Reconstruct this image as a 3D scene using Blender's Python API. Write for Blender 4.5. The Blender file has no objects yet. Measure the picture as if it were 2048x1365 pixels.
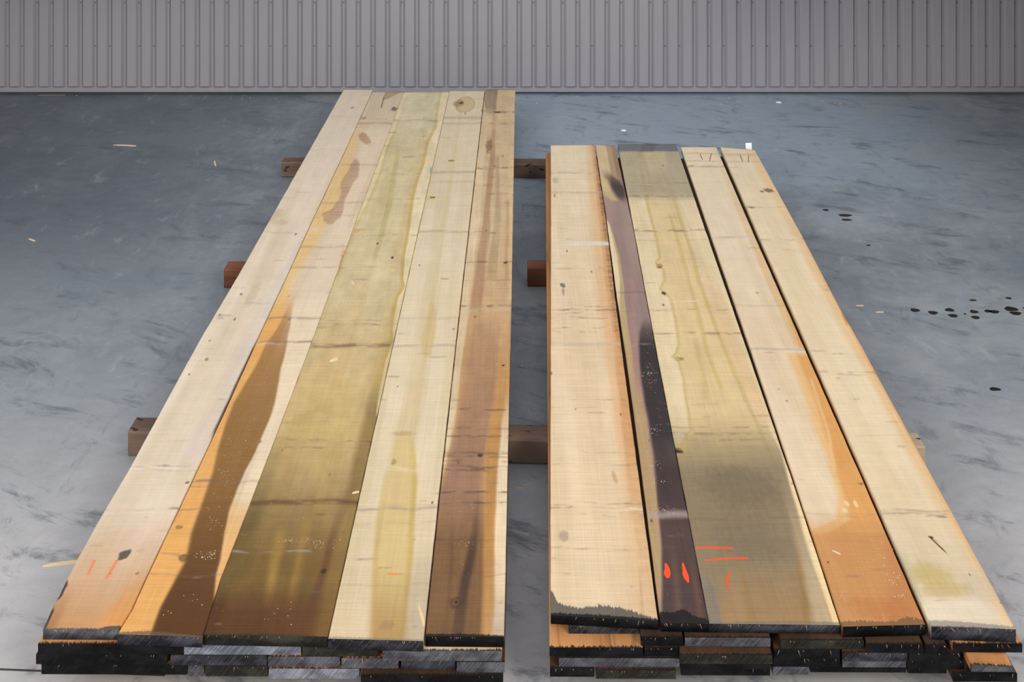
import bpy, bmesh, math, random
import numpy as np
from mathutils import Vector, noise as mnoise

random.seed(7)
scene = bpy.context.scene
C = scene.collection

# ------------------------------------------------------------------ camera
F, H, HORIZON = 2200.0, 2.46, -460.0         # focal length (px of 2048), eye height, horizon row
cam_data = bpy.data.cameras.new('camera')
cam = bpy.data.objects.new('camera', cam_data)
C.objects.link(cam)
cam.location = (0, 0, H)
cam.rotation_euler = (math.pi / 2, 0, 0)
cam_data.sensor_width = 36.0
cam_data.lens = 36.0 * F / 2048
cam_data.shift_y = -(682.5 - HORIZON) / 2048  # level camera with a falling front: verticals stay upright
scene.camera = cam

# ------------------------------------------------------------------ light
scene.view_settings.view_transform = 'Standard'
scene.view_settings.look = 'None'
scene.view_settings.gamma = 1.0
scene.view_settings.use_curve_mapping = False
scene.view_settings.exposure = -0.20
world = bpy.data.worlds.new('overcast_daylight')
scene.world = world
world.use_nodes = True
bg = world.node_tree.nodes['Background']
bg.inputs['Color'].default_value = (0.885, 0.895, 0.975, 1)
bg.inputs['Strength'].default_value = 1.02

def area(name, loc, target, sx, sy, power, color):
    d = bpy.data.lights.new(name, 'AREA')
    d.shape = 'RECTANGLE'; d.size = sx; d.size_y = sy
    d.energy = power; d.color = color
    o = bpy.data.objects.new(name, d)
    C.objects.link(o)
    o.location = loc
    o.rotation_euler = (Vector(target) - Vector(loc)).to_track_quat('-Z', 'Y').to_euler()
    return o

# daylight from the open yard in front of the hall: the brighter part over the right shoulder, a softer part on the left
area('yard_daylight', (8.0, -7.0, 9.0), (0.0, 4.5, 0.0), 5.0, 3.4, 1330, (1.0, 0.945, 0.87))
area('yard_fill_daylight', (-7.0, -5.0, 6.0), (0.0, 4.5, 0.0), 6.0, 3.4, 760, (1.0, 0.95, 0.88))

# ------------------------------------------------------------------ helpers
def P(x, y, z=0.0):
    """photo pixel -> point on the horizontal plane at height z"""
    Y = F * (H - z) / (y - HORIZON)
    return Vector(((x - 1024.0) * Y / F, Y, z))

def lin(c):
    out = []
    for v in c:
        v = v / 255.0
        out.append(v / 12.92 if v <= 0.04045 else ((v + 0.055) / 1.055) ** 2.4)
    return tuple(out) + (1.0,)

def link(o, parent=None):
    C.objects.link(o)
    if parent is not None:
        o.parent = parent
        o.matrix_parent_inverse = parent.matrix_world.inverted()
    return o

def tag(o, label=None, cat=None, group=None, kind=None):
    if label: o['label'] = label
    if cat: o['category'] = cat
    if group: o['group'] = group
    if kind: o['kind'] = kind
    return o

def mesh_obj(name, bm, mats, parent=None, origin=None, smooth=False):
    """bm is in world coordinates; origin becomes the object's location"""
    if origin is None:
        origin = Vector((0, 0, 0))
    bmesh.ops.translate(bm, verts=bm.verts, vec=-Vector(origin))
    bmesh.ops.recalc_face_normals(bm, faces=bm.faces)
    me = bpy.data.meshes.new(name)
    bm.to_mesh(me); bm.free()
    for m in (mats if isinstance(mats, (list, tuple)) else [mats]):
        me.materials.append(m)
    if smooth:
        for p in me.polygons: p.use_smooth = True
    o = bpy.data.objects.new(name, me)
    o.location = origin
    bpy_parent = parent
    C.objects.link(o)
    if bpy_parent is not None:
        o.parent = bpy_parent
        o.location = Vector(origin) - bpy_parent.location
    return o

def add_box(bm, x0, x1, y0, y1, z0, z1, bev=0.0, mat=0):
    vs = [bm.verts.new(p) for p in ((x0,y0,z0),(x1,y0,z0),(x1,y1,z0),(x0,y1,z0),(x0,y0,z1),(x1,y0,z1),(x1,y1,z1),(x0,y1,z1))]
    fs = [bm.faces.new([vs[i] for i in f]) for f in ((0,3,2,1),(4,5,6,7),(0,1,5,4),(1,2,6,5),(2,3,7,6),(3,0,4,7))]
    for f in fs: f.material_index = mat
    if bev:
        es = list({e for f in fs for e in f.edges})
        bmesh.ops.bevel(bm, geom=es, offset=bev, segments=1, affect='EDGES')
    return fs

# ------------------------------------------------------------------ node helpers
class NT:
    def __init__(self, name):
        self.mat = bpy.data.materials.new(name)
        self.mat.use_nodes = True
        self.t = self.mat.node_tree
        self.t.nodes.clear()
        self.out = self.t.nodes.new('ShaderNodeOutputMaterial')
        self.bsdf = self.t.nodes.new('ShaderNodeBsdfPrincipled')
        self.t.links.new(self.bsdf.outputs[0], self.out.inputs[0])
    def n(self, typ, **kw):
        nd = self.t.nodes.new(typ)
        for k, v in kw.items(): setattr(nd, k, v)
        return nd
    def put(self, sock, v):
        if hasattr(v, 'is_output'):
            self.t.links.new(v, sock)
        else:
            sock.default_value = v
    def math(self, op, a, b=None, c=None, clamp=False):
        nd = self.n('ShaderNodeMath', operation=op, use_clamp=clamp)
        self.put(nd.inputs[0], a)
        if b is not None: self.put(nd.inputs[1], b)
        if c is not None: self.put(nd.inputs[2], c)
        return nd.outputs[0]
    def ramp(self, v, a, b, lo=0.0, hi=1.0, smooth=True):
        nd = self.n('ShaderNodeMapRange')
        nd.interpolation_type = 'SMOOTHSTEP' if smooth else 'LINEAR'
        nd.clamp = True
        self.put(nd.inputs[0], v)
        for i, q in ((1, a), (2, b), (3, lo), (4, hi)): self.put(nd.inputs[i], q)
        return nd.outputs[0]
    def mix(self, fac, a, b, mode='MIX'):
        nd = self.n('ShaderNodeMix', data_type='RGBA', blend_type=mode)
        self.put(nd.inputs[0], fac)
        self.put(nd.inputs[6], a); self.put(nd.inputs[7], b)
        return nd.outputs[2]
    def coord(self, which='Object'):
        return self.n('ShaderNodeTexCoord').outputs[which]
    def sep(self, v):
        nd = self.n('ShaderNodeSeparateXYZ'); self.put(nd.inputs[0], v); return nd.outputs
    def comb(self, x, y, z=0.0):
        nd = self.n('ShaderNodeCombineXYZ')
        for i, q in enumerate((x, y, z)): self.put(nd.inputs[i], q)
        return nd.outputs[0]
    def scale(self, v, s, off=(0, 0, 0)):
        nd = self.n('ShaderNodeMapping')
        self.put(nd.inputs[0], v)
        nd.inputs['Scale'].default_value = s
        nd.inputs['Location'].default_value = off
        return nd.outputs[0]
    def noise(self, v, scale=1.0, detail=3.0, rough=0.55, dist=0.0):
        nd = self.n('ShaderNodeTexNoise')
        self.put(nd.inputs['Vector'], v)
        nd.inputs['Scale'].default_value = scale
        nd.inputs['Detail'].default_value = detail
        nd.inputs['Roughness'].default_value = rough
        nd.inputs['Distortion'].default_value = dist
        return nd.outputs[0]
    def curve(self, v, pts):
        """piecewise linear float curve; pts = [(t, value)] in 0..1"""
        nd = self.n('ShaderNodeFloatCurve')
        cm = nd.mapping; cm.use_clip = False
        cu = cm.curves[0]
        pts = sorted(pts)
        clean = []
        for t, q in pts:
            if clean and t - clean[-1][0] < 1e-4: continue
            clean.append((t, q))
        while len(clean) < 2: clean.append((clean[-1][0] + 0.01, clean[-1][1]))
        for i, (t, q) in enumerate(clean):
            p = cu.points[i] if i < 2 else cu.points.new(t, q)
            p.location = (t, q)
        for p in cu.points: p.handle_type = 'VECTOR'
        cm.extend = 'HORIZONTAL'
        cm.update()
        self.put(nd.inputs['Value'], v)
        return nd.outputs[0]
    def bump(self, h, strength=0.2, dist=0.002):
        nd = self.n('ShaderNodeBump')
        nd.inputs['Strength'].default_value = strength
        nd.inputs['Distance'].default_value = dist
        self.put(nd.inputs['Height'], h)
        self.t.links.new(nd.outputs[0], self.bsdf.inputs['Normal'])
    def finish(self, col, rough=0.6, spec=0.3):
        self.put(self.bsdf.inputs['Base Color'], col)
        self.put(self.bsdf.inputs['Roughness'], rough)
        self.bsdf.inputs['Specular IOR Level'].default_value = spec
        return self.mat

# ------------------------------------------------------------------ wood: natural stains computed per vertex in board coordinates
def pnoise(x, y, seed=0.0, octaves=3, rough=0.55):
    """2D gradient noise, about 0..1"""
    def one(x, y, sd):
        xi = np.floor(x); yi = np.floor(y); fx = x - xi; fy = y - yi
        def g(ix, iy, dx, dy):
            h = np.sin(ix * 127.1 + iy * 311.7 + sd * 74.7) * 43758.5453
            a = (h - np.floor(h)) * 2 * np.pi
            return np.cos(a) * dx + np.sin(a) * dy
        u = fx * fx * fx * (fx * (fx * 6 - 15) + 10); v = fy * fy * fy * (fy * (fy * 6 - 15) + 10)
        a = g(xi, yi, fx, fy); b = g(xi + 1, yi, fx - 1, fy); c = g(xi, yi + 1, fx, fy - 1); d = g(xi + 1, yi + 1, fx - 1, fy - 1)
        return (a + (b - a) * u) * (1 - v) + (c + (d - c) * u) * v
    t = 0.0; amp = 1.0; tot = 0.0
    for k in range(octaves):
        t = t + amp * one(x * 2 ** k, y * 2 ** k, seed + k * 13.1); tot += amp; amp *= rough
    return 0.5 + 0.75 * t / tot

def sstep(v, a, b):
    """smoothstep of v from a (0) to b (1); a may be larger than b"""
    t = np.clip((v - a) / ((b - a) if abs(b - a) > 1e-9 else 1e-9), 0, 1)
    return t * t * (3 - 2 * t)

class Wood:
    def __init__(self, z, X, Y, base, base2, seed, saw=1.0, grain=1.0):
        self.z, self.X, self.Y, self.seed = z, X, Y, seed
        self.wob = pnoise(X * 14, Y * 3, seed)
        self.Xw = X + (self.wob - 0.5) * 0.013
        low = pnoise(X * 9, Y * 0.55, seed + 3, 2)
        m = sstep(low, 0.38, 0.66)[:, None]
        self.col = np.array(lin(base)[:3]) * (1 - m) + np.array(lin(base2)[:3]) * m
        self.fine = pnoise(X * 60, Y * 30, seed + 5, 3, 0.6)
        self.bw = pnoise(X * 7, Y * 2, seed + 8, 2)
        self.br = pnoise(X * 13, Y * 45, seed + 11, 3, 0.7)
        self.saw, self.grain, self.blotch = saw, grain, 0.26
        self.seals = []
    def paint(self, m, color):
        m = np.clip(m, 0, 1)[:, None] if not np.isscalar(m) else m
        self.col = self.col * (1 - m) + np.array(lin(color)[:3]) * m
    def yw(self, ypx): return P(0, ypx, self.z).y
    def by_row(self, pairs):
        """piecewise linear function of Y from (photo row, value) pairs"""
        q = sorted((self.yw(y), v) for y, v in pairs)
        return np.interp(self.Y, [a for a, b in q], [b for a, b in q])
    def op(self, ops):
        return self.by_row(ops) if isinstance(ops, (list, tuple)) else ops
    def stain(self, color, rows, soft=(6, 6), op=1.0, wob=1.0, streak=0.0):
        """rows: (y, xl, xr) in photo pixels on the board's top; None = to the board's edge. soft: feather in mm left/right"""
        X = self.Xw if wob else self.X
        L = [(y, P(a, y, self.z).x) for y, a, b in rows if a is not None]
        R = [(y, P(b, y, self.z).x) for y, a, b in rows if b is not None]
        m = np.ones_like(X)
        if L: m = m * sstep(X - self.by_row(L), -soft[0] * 0.001, soft[0] * 0.001)
        if R: m = m * sstep(self.by_row(R) - X, -soft[1] * 0.001, soft[1] * 0.001)
        m = m * self.op(op)
        if streak: m = m * (1 - streak * sstep(self.br, 0.62, 0.40))
        if not isinstance(op, (list, tuple)):
            ys = [r[0] for r in rows]
            e = 0.02
            m = m * sstep(self.Y, self.yw(max(ys)) - e, self.yw(max(ys)) + e) * sstep(self.Y, self.yw(min(ys)) + e, self.yw(min(ys)) - e)
        self.paint(m, color)
    def wash(self, color, op):
        self.paint(self.op(op), color)
    def blob(self, color, x, y, rx, ry, op=1.0, rot=0.0, soft=0.35, ragged=0.5):
        """spot centred on photo pixel x,y with radii in photo pixels (measured there)"""
        p = P(x, y, self.z)
        ax = rx * p.y / F
        ay = abs(P(x, y - ry, self.z).y - P(x, y + ry, self.z).y) / 2
        dx = self.X - p.x; dy = self.Y - p.y
        if rot:
            c, s_ = math.cos(rot), math.sin(rot)
            dx, dy = dx * c + dy * s_, dy * c - dx * s_
        q = (dx / ax) ** 2 + (dy / ay) ** 2 + (self.fine - 0.5) * ragged * 5
        self.paint(sstep(q, 1.0 + soft, 1.0 - soft) * op, color)
    def line(self, color, x0, y0, x1, y1, w, op=1.0):
        """thin straight check or scar between two photo pixels, w = half width in mm"""
        a, b = P(x0, y0, self.z), P(x1, y1, self.z)
        d = b - a; L = d.length; d.normalize()
        dx = self.Xw - a.x; dy = self.Y - a.y
        t = dx * d.x + dy * d.y
        n = np.abs(dx * d.y - dy * d.x)
        self.paint(sstep(n, w * 0.0014, w * 0.0006) * sstep(t, -0.002, 0.012) * sstep(t, L + 0.002, L - 0.03) * op, color)
    def band(self, color, y, half, op=0.5, x0=None, x1=None, tilt=0.0, broken=0.6):
        """sticker / saw mark running across the board at photo row y; half thickness in px"""
        p = self.yw(y)
        hw = abs(self.yw(y - half) - self.yw(y + half)) / 2
        yy = self.Y + (self.bw - 0.5) * 0.03 + tilt * self.X
        d = np.abs(yy - p)
        m = sstep(d, hw * 2.1, hw * 0.1) * sstep(self.br, 0.44 * min(1.0, broken * 1.6), 0.44 + 0.26 * broken)
        k = p / F
        if x0 is not None: m = m * sstep(self.X, (x0 - 1030) * k, (x0 - 1018) * k)
        if x1 is not None: m = m * sstep(self.X, (x1 - 1018) * k, (x1 - 1030) * k)
        self.paint(m * op * 0.85, color)
    def blemishes(self, n):
        """scattered bark flecks, pin knots and short torn saw dashes"""
        r = random.Random(int(self.seed * 100))
        x0, x1, y0, y1 = self.X.min(), self.X.max(), self.Y.min(), self.Y.max()
        for _ in range(n):
            Yc = 1 / (1 / y0 + (1 / y1 - 1 / y0) * r.random()); Xc = r.uniform(x0, x1)
            k = Yc / F
            sel = (np.abs(self.X - Xc) < 60 * k) & (np.abs(self.Y - Yc) < 0.12)
            if not sel.any(): continue
            if r.random() < 0.75: ax, ay, op, c = r.uniform(5, 20) * k, r.uniform(1.0, 2.5) * k * 2, r.uniform(0.12, 0.36), r.choice([(132, 112, 92), (150, 124, 92), (110, 96, 84)])
            else: ax, ay, op, c = r.uniform(1.5, 3) * k, r.uniform(1.5, 3) * k * 2, r.uniform(0.5, 0.85), r.choice([(80, 60, 44), (112, 86, 56)])
            m = np.zeros_like(self.X)
            q = ((self.X[sel] - Xc) / ax) ** 2 + ((self.Y[sel] - Yc) / ay) ** 2 + (self.fine[sel] - 0.5) * 3
            m[sel] = sstep(q, 1.5, 0.4) * op
            self.paint(m, c)
    def sealed(self, color, rows, rag=14, op=1.0):
        """end sealer slopped over the near edge: rows (x, y) of its upper limit in photo px; rag in mm"""
        self.seals.append((color, rows, rag, op))

SX0, SXR = -1.5, 3.2
def wood_material(name, w, org):
    """per-vertex stain colour x grain, band-saw marks and blotches; sealer over the near edge"""
    m = NT(name)
    s = m.sep(m.coord('Object'))
    X = m.math('ADD', s[0], org.x); Y = m.math('ADD', s[1], org.y)
    v = m.comb(X, Y, w.seed * 1.7)
    col = m.n('ShaderNodeAttribute', attribute_type='GEOMETRY', attribute_name='stain').outputs['Color']
    g = m.noise(m.scale(v, (110, 2.2, 1)), 1.0, 4.0, 0.7)
    sw = m.noise(m.scale(v, (5.5, 300, 1)), 1.0, 3.0, 0.7)
    blot = m.noise(m.scale(v, (12, 6, 1)), 1.0, 4.0, 0.68)
    for color, rows, rag, op in w.seals:
        pts = []
        for x, y in rows:
            p = P(x, y, w.z); pts.append(((p.x - SX0) / SXR, (p.y - 2.6) / 0.8))
        lim = m.math('MULTIPLY_ADD', m.curve(m.math('DIVIDE', m.math('SUBTRACT', X, SX0), SXR), pts), 0.8, 2.6)
        r = m.noise(m.scale(v, (240, 5, 1)), 1.0, 3.0, 0.8)
        lim = m.math('ADD', lim, m.math('MULTIPLY_ADD', r, rag * 0.005, -rag * 0.0025))
        k = m.math('MULTIPLY', m.ramp(m.math('SUBTRACT', lim, Y), -0.0015, 0.003), op)
        col = m.mix(k, col, lin(color))
    gm = m.math('MULTIPLY_ADD', g, 0.28 * w.grain, 1 - 0.14 * w.grain)
    sm = m.math('MULTIPLY_ADD', sw, 0.46 * w.saw, 1 - 0.23 * w.saw)
    tot = m.math('MULTIPLY', gm, m.math('MULTIPLY', sm, m.math('MULTIPLY_ADD', blot, w.blotch, 1 - w.blotch / 2)))
    c = m.mix(1.0, col, m.comb(tot, tot, tot), 'MULTIPLY')
    m.bump(sw, 0.30, 0.0012)
    return m.finish(c, 0.72, 0.22)

# ------------------------------------------------------------------ plain materials
def plain_wood(name, base, base2, dark=(60, 42, 28), seed=0.0, along='Y', holes=0.0, seal=False):
    m = NT(name)
    co = m.coord('Object')
    rnd = m.n('ShaderNodeObjectInfo').outputs['Random']
    offs = m.n('ShaderNodeVectorMath', operation='ADD')
    m.put(offs.inputs[0], co)
    m.put(offs.inputs[1], m.comb(m.math('MULTIPLY', rnd, 31.0), m.math('MULTIPLY', rnd, 17.0), seed))
    v = offs.outputs[0]
    sc = (60, 2.2, 60) if along == 'Y' else (2.2, 60, 60)
    sc2 = (9, 0.8, 9) if along == 'Y' else (0.8, 9, 9)
    a = m.noise(m.scale(v, sc), 1.0, 4.0, 0.6)
    b = m.noise(m.scale(v, sc2), 1.0, 3.0)
    c = m.mix(m.ramp(b, 0.35, 0.65), lin(base), lin(base2))
    c = m.mix(m.math('MULTIPLY', m.ramp(a, 0.52, 0.75), 0.55), c, lin(dark))
    if holes:
        h = m.noise(m.scale(v, (22, 40, 40)), 1.0, 1.0)
        c = m.mix(m.math('MULTIPLY', m.ramp(h, 0.66, 0.70), holes), c, lin((28, 20, 18)))
    if seal:
        fr = m.n('ShaderNodeAttribute', attribute_type='OBJECT', attribute_name='near_end').outputs['Fac']
        d = m.math('SUBTRACT', m.sep(co)[1], fr)
        r = m.noise(m.scale(v, (190, 6, 6)), 1.0, 3.0, 0.8)
        d = m.math('SUBTRACT', d, m.math('MULTIPLY_ADD', r, 0.030, -0.012))
        c = m.mix(m.math('MULTIPLY', m.ramp(d, 0.004, -0.001), 0.93), c, lin((22, 20, 19)))
    m.bump(a, 0.5, 0.002)
    return m.finish(c, 0.75, 0.2)

def end_mat(name, c0, c1, scratch=0.5, seed=0.0):
    """painted end grain with slanting saw scratches"""
    m = NT(name)
    co = m.coord('Object')
    rnd = m.n('ShaderNodeObjectInfo').outputs['Random']
    s = m.sep(co)
    x = m.math('ADD', s[0], m.math('MULTIPLY', rnd, 9.0)); z = s[2]
    dgn = m.math('ADD', x, m.math('MULTIPLY', z, -0.9))
    v = m.comb(m.math('MULTIPLY', dgn, 260.0), m.math('MULTIPLY', m.math('ADD', x, z), 9.0), seed)
    sc = m.noise(v, 1.0, 3.0, 0.6)
    pt = m.noise(m.comb(m.math('MULTIPLY', x, 11.0), m.math('MULTIPLY', z, 22.0), seed + 3.0), 1.0, 4.0, 0.6)
    sp = m.noise(m.scale(co, (420, 420, 420)), 1.0, 2.0)
    k = m.math('ADD', m.math('MULTIPLY', m.ramp(sc, 0.42, 0.68), scratch), m.math('MULTIPLY', m.ramp(pt, 0.40, 0.66), 0.55))
    k = m.math('MULTIPLY', k, m.ramp(sp, 0.15, 0.6, 0.45, 1.0), clamp=True)
    m.bump(m.math('ADD', sc, sp), 0.4, 0.001)
    return m.finish(m.mix(k, lin(c0), lin(c1)), 0.75, 0.10)

END_BLACK = end_mat('black_sealed_end_grain', (8, 8, 8), (34, 35, 38), 0.30, 1.0)
END_DARK = end_mat('charcoal_sealed_end_grain', (26, 26, 28), (78, 80, 88), 0.5, 2.0)
END_OLIVE = end_mat('olive_charcoal_end_grain', (28, 27, 20), (66, 66, 58), 0.4, 3.0)
END_GREY = end_mat('blue_grey_sealed_end_grain', (80, 81, 90), (146, 148, 158), 0.6, 4.0)
END_MID = end_mat('mid_grey_sealed_end_grain', (52, 52, 56), (108, 108, 113), 0.55, 5.0)
ENDS = {'k': END_BLACK, 'd': END_DARK, 'o': END_OLIVE, 'g': END_GREY, 'm': END_MID}
LOW_TAN = plain_wood('tan_rough_wood', (196, 140, 88), (170, 118, 70), (84, 54, 32), 1.0, seal=True)
LOW_PALE = plain_wood('pale_rough_wood', (214, 192, 156), (198, 170, 128), (120, 92, 62), 2.0, seal=True)
LOW_BROWN = plain_wood('brown_rough_wood', (76, 52, 34), (56, 40, 27), (28, 20, 16), 3.0, seal=True)
LOWS = {'t': LOW_TAN, 'p': LOW_PALE, 'b': LOW_BROWN}
TIMBER_GREY = plain_wood('weathered_grey_brown_timber', (128, 106, 90), (100, 82, 70), (56, 44, 38), 4.0, 'X', 0.8)
TIMBER_RED = plain_wood('reddish_brown_timber', (128, 82, 58), (96, 60, 42), (50, 30, 22), 5.0, 'X')
TIMBER_PALE = plain_wood('pale_weathered_timber', (196, 174, 150), (168, 144, 120), (90, 70, 56), 6.0, 'X', 0.9)
PAINT_ORANGE = NT('orange_lumber_crayon'); PAINT_ORANGE = PAINT_ORANGE.finish(lin((252, 84, 44)), 0.6, 0.2)
_p = NT('faded_orange_crayon'); PAINT_FADED = _p.finish(lin((236, 132, 88)), 0.7, 0.2)
_p = NT('teal_chalk'); CHALK = _p.finish(lin((120, 168, 166)), 0.8, 0.1)
_p = NT('pencil_graphite'); PENCIL = _p.finish(lin((96, 84, 70)), 0.6, 0.3)
_p = NT('fresh_wood_crumb'); CRUMB = _p.finish(lin((238, 222, 190)), 0.8, 0.2)
_p = NT('pale_splinter_wood'); SPLINTER = _p.finish(lin((206, 172, 126)), 0.7, 0.2)
_p = NT('fresh_splinter_wood'); FRESH = _p.finish(lin((226, 200, 164)), 0.7, 0.2)
_p = NT('white_paper'); PAPER = _p.finish(lin((238, 240, 250)), 0.6, 0.2)
_p = NT('oil_drop'); OIL = _p.finish(lin((34, 32, 28)), 0.35, 0.5)
_p = NT('dark_joint'); JOINT = _p.finish(lin((72, 70, 66)), 0.9, 0.1)
_p = NT('galvanised_screw'); SCREW = _p.finish(lin((84, 84, 88)), 0.5, 0.4)
_p = NT('dull_steel_strip'); STRIP = _p.finish(lin((112, 108, 106)), 0.6, 0.3)

# concrete
def concrete():
    m = NT('trowelled_concrete')
    v = m.coord('Object')
    warp = m.n('ShaderNodeTexNoise'); m.put(warp.inputs['Vector'], v)
    warp.inputs['Scale'].default_value = 1.1; warp.inputs['Detail'].default_value = 2
    wv = m.n('ShaderNodeVectorMath', operation='MULTIPLY_ADD')
    m.put(wv.inputs[0], warp.outputs['Color']); wv.inputs[1].default_value = (0.35, 0.35, 0); m.put(wv.inputs[2], v)
    w = wv.outputs[0]
    rot = m.n('ShaderNodeVectorRotate', rotation_type='Z_AXIS'); m.put(rot.inputs['Vector'], w); rot.inputs['Angle'].default_value = 0.35
    cloud = m.noise(w, 1.5, 6.0, 0.70)
    swirl = m.noise(m.scale(rot.outputs[0], (2.2, 7.0, 1)), 1.0, 6.0, 0.74, 0.15)
    swirl2 = m.noise(m.scale(w, (9.0, 3.6, 1), (4, 9, 0)), 1.0, 5.0, 0.74, 0.2)
    grit = m.noise(v, 150.0, 2.0)
    s = m.sep(v)
    # the slab is lighter in front, darker and bluer behind, with a ragged change-over
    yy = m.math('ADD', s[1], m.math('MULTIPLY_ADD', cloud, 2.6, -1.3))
    front_tone = m.ramp(yy, 4.7, 3.0)
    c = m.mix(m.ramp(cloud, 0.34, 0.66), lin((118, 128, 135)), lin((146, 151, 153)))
    c = m.mix(m.math('MULTIPLY', front_tone, 0.9), c, lin((186, 184, 182)))
    # bluish reflected light painted into the slab before the middle of the wall
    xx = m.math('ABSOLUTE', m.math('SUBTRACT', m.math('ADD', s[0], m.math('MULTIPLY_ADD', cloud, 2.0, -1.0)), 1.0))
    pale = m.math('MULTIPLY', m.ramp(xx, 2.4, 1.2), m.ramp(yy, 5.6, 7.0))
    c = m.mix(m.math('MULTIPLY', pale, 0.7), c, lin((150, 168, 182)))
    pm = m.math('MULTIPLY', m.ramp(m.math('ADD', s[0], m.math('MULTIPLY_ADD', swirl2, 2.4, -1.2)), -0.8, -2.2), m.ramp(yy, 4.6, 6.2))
    c = m.mix(m.math('MULTIPLY', pm, 0.62), c, lin((74, 84, 97)))  # light falling off at the far left, painted into the slab colour
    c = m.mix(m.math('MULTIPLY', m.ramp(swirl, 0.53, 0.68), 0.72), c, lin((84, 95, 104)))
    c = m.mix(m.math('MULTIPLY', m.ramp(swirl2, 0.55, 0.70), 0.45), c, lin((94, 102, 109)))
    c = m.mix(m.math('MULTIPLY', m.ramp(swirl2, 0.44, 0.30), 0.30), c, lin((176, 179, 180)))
    scuff = m.noise(m.scale(w, (9, 16, 1)), 1.0, 3.0, 0.7)
    k = m.math('MULTIPLY', m.math('MULTIPLY_ADD', grit, 0.16, 0.92), m.math('MULTIPLY_ADD', scuff, 0.36, 0.82))
    c = m.mix(1.0, c, m.comb(k, k, k), 'MULTIPLY')
    m.bump(swirl, 0.10, 0.002)
    return m.finish(c, 0.5, 0.40)

def wall_metal():
    m = NT('grey_painted_sheet_metal')
    v = m.coord('Object')
    sp = m.noise(v, 330.0, 2.0, 0.7)
    st = m.noise(m.scale(v, (30, 1, 1.2)), 1.0, 3.0)
    k = m.math('ADD', m.math('MULTIPLY_ADD', sp, 0.34, 0.83), m.math('MULTIPLY_ADD', st, 0.10, -0.05))
    c = m.mix(1.0, lin((150, 148, 153)), m.comb(k, k, k), 'MULTIPLY')
    m.bump(sp, 0.25, 0.001)
    return m.finish(c, 0.55, 0.35)

# ------------------------------------------------------------------ setting
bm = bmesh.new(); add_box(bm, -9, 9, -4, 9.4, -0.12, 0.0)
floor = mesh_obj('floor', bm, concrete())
tag(floor, 'grey trowelled concrete floor', kind='structure')
WALL = wall_metal()
YW = 8.33
ZB = 0.022                                   # the sheet stops short of the slab
bm = bmesh.new()
add_box(bm, -8.0, 4.75, YW, YW + 0.03, ZB, 3.2, 0.0)
add_box(bm, -8.0, 4.75, YW + 0.05, YW + 0.2, 0.0, 3.2, 0.0)
wall_back = mesh_obj('wall_back', bm, WALL)
tag(wall_back, 'grey ribbed sheet metal wall behind the lumber', kind='structure')
pitch = 0.1106
rib_me = None
x_first = P(1214.5, 187).x                   # left foot of one rib seen in the photograph
i0 = int((-6.2 - x_first) / pitch); i1 = int((4.6 - x_first) / pitch)
for i in range(i0, i1):
    xl = x_first + i * pitch
    if rib_me is None:
        bm = bmesh.new()
        d, b1, w, b2 = 0.023, 0.0175, 0.066, 0.0135
        zb, zt, zs = 0.062, 3.1, 0.006
        # foot outline on the sheet and the proud face
        foot = [(0, zb), (b1 + w + b2, zb), (b1 + w + b2, zt), (0, zt)]
        face = [(b1, zb + zs), (b1 + w, zb + zs), (b1 + w, zt - zs), (b1, zt - zs)]
        A = [bm.verts.new((x, 0, z)) for x, z in foot]; B = [bm.verts.new((x, -d, z)) for x, z in face]
        bm.faces.new(B)
        for k in range(4): bm.faces.new((A[k], A[(k + 1) % 4], B[(k + 1) % 4], B[k]))
        es = [e for e in bm.edges if all(v in B for v in e.verts)]
        bmesh.ops.bevel(bm, geom=es, offset=0.002, segments=1, affect='EDGES')
        o = mesh_obj('rib', bm, WALL, wall_back)
        o.location = (xl, YW - 0.0005, 0)
        rib_me = o.data
    else:
        o = bpy.data.objects.new('rib', rib_me); C.objects.link(o); o.parent = wall_back
        o.location = (xl, YW - 0.0005, 0)
# screws in every other valley, two rows low down the wall
bm = bmesh.new()
for i in range(i0, i1, 1):
    xv = x_first + i * pitch - 0.008
    for zz in ((0.37, 0.70) if i % 3 else (0.37, 0.70, 1.4)):
        if (i * 7 + int(zz * 10)) % 3 == 0: continue
        r = bmesh.ops.create_uvsphere(bm, u_segments=6, v_segments=4, radius=0.0045)
        bmesh.ops.translate(bm, verts=r['verts'], vec=(xv, YW - 0.001, zz))
o = mesh_obj('screw_heads', bm, SCREW, wall_back); o['kind'] = 'stuff'
# side walls: the right one only reaches a little way out from the corner before the door opening
bm = bmesh.new(); add_box(bm, 4.75, 4.9, 1.5, 8.5, 0.0, 3.2)
tag(mesh_obj('wall_right', bm, WALL), 'grey side wall on the right', kind='structure')
bm = bmesh.new(); add_box(bm, -6.35, -6.2, 2.5, 8.4, 0.0, 3.2)
tag(mesh_obj('wall_left', bm, WALL), 'grey side wall on the left', kind='structure')
bm = bmesh.new(); add_box(bm, -6.35, -2.7, 5.7, 8.5, 1.9, 2.05); add_box(bm, 2.4, 4.9, 5.8, 8.5, 1.9, 2.05)   # unseen slabs added to darken both back corners
tag(mesh_obj('corner_shade_slabs', bm, WALL), 'added slabs shading both back corners', kind='structure')
# control joint in the slab, ending under the stack
bm = bmesh.new()
pts = [P(-260, 1335), P(0, 1340), P(90, 1343.5), P(330, 1352)]
for a, b in zip(pts[:-1], pts[1:]):
    q = Vector((0, 0.0032, 0))
    bm.faces.new([bm.verts.new(p + Vector((0, 0, 0.0008))) for p in (a - q, b - q, b + q, a + q)])
mesh_obj('control_joint', bm, JOINT, floor)
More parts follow.
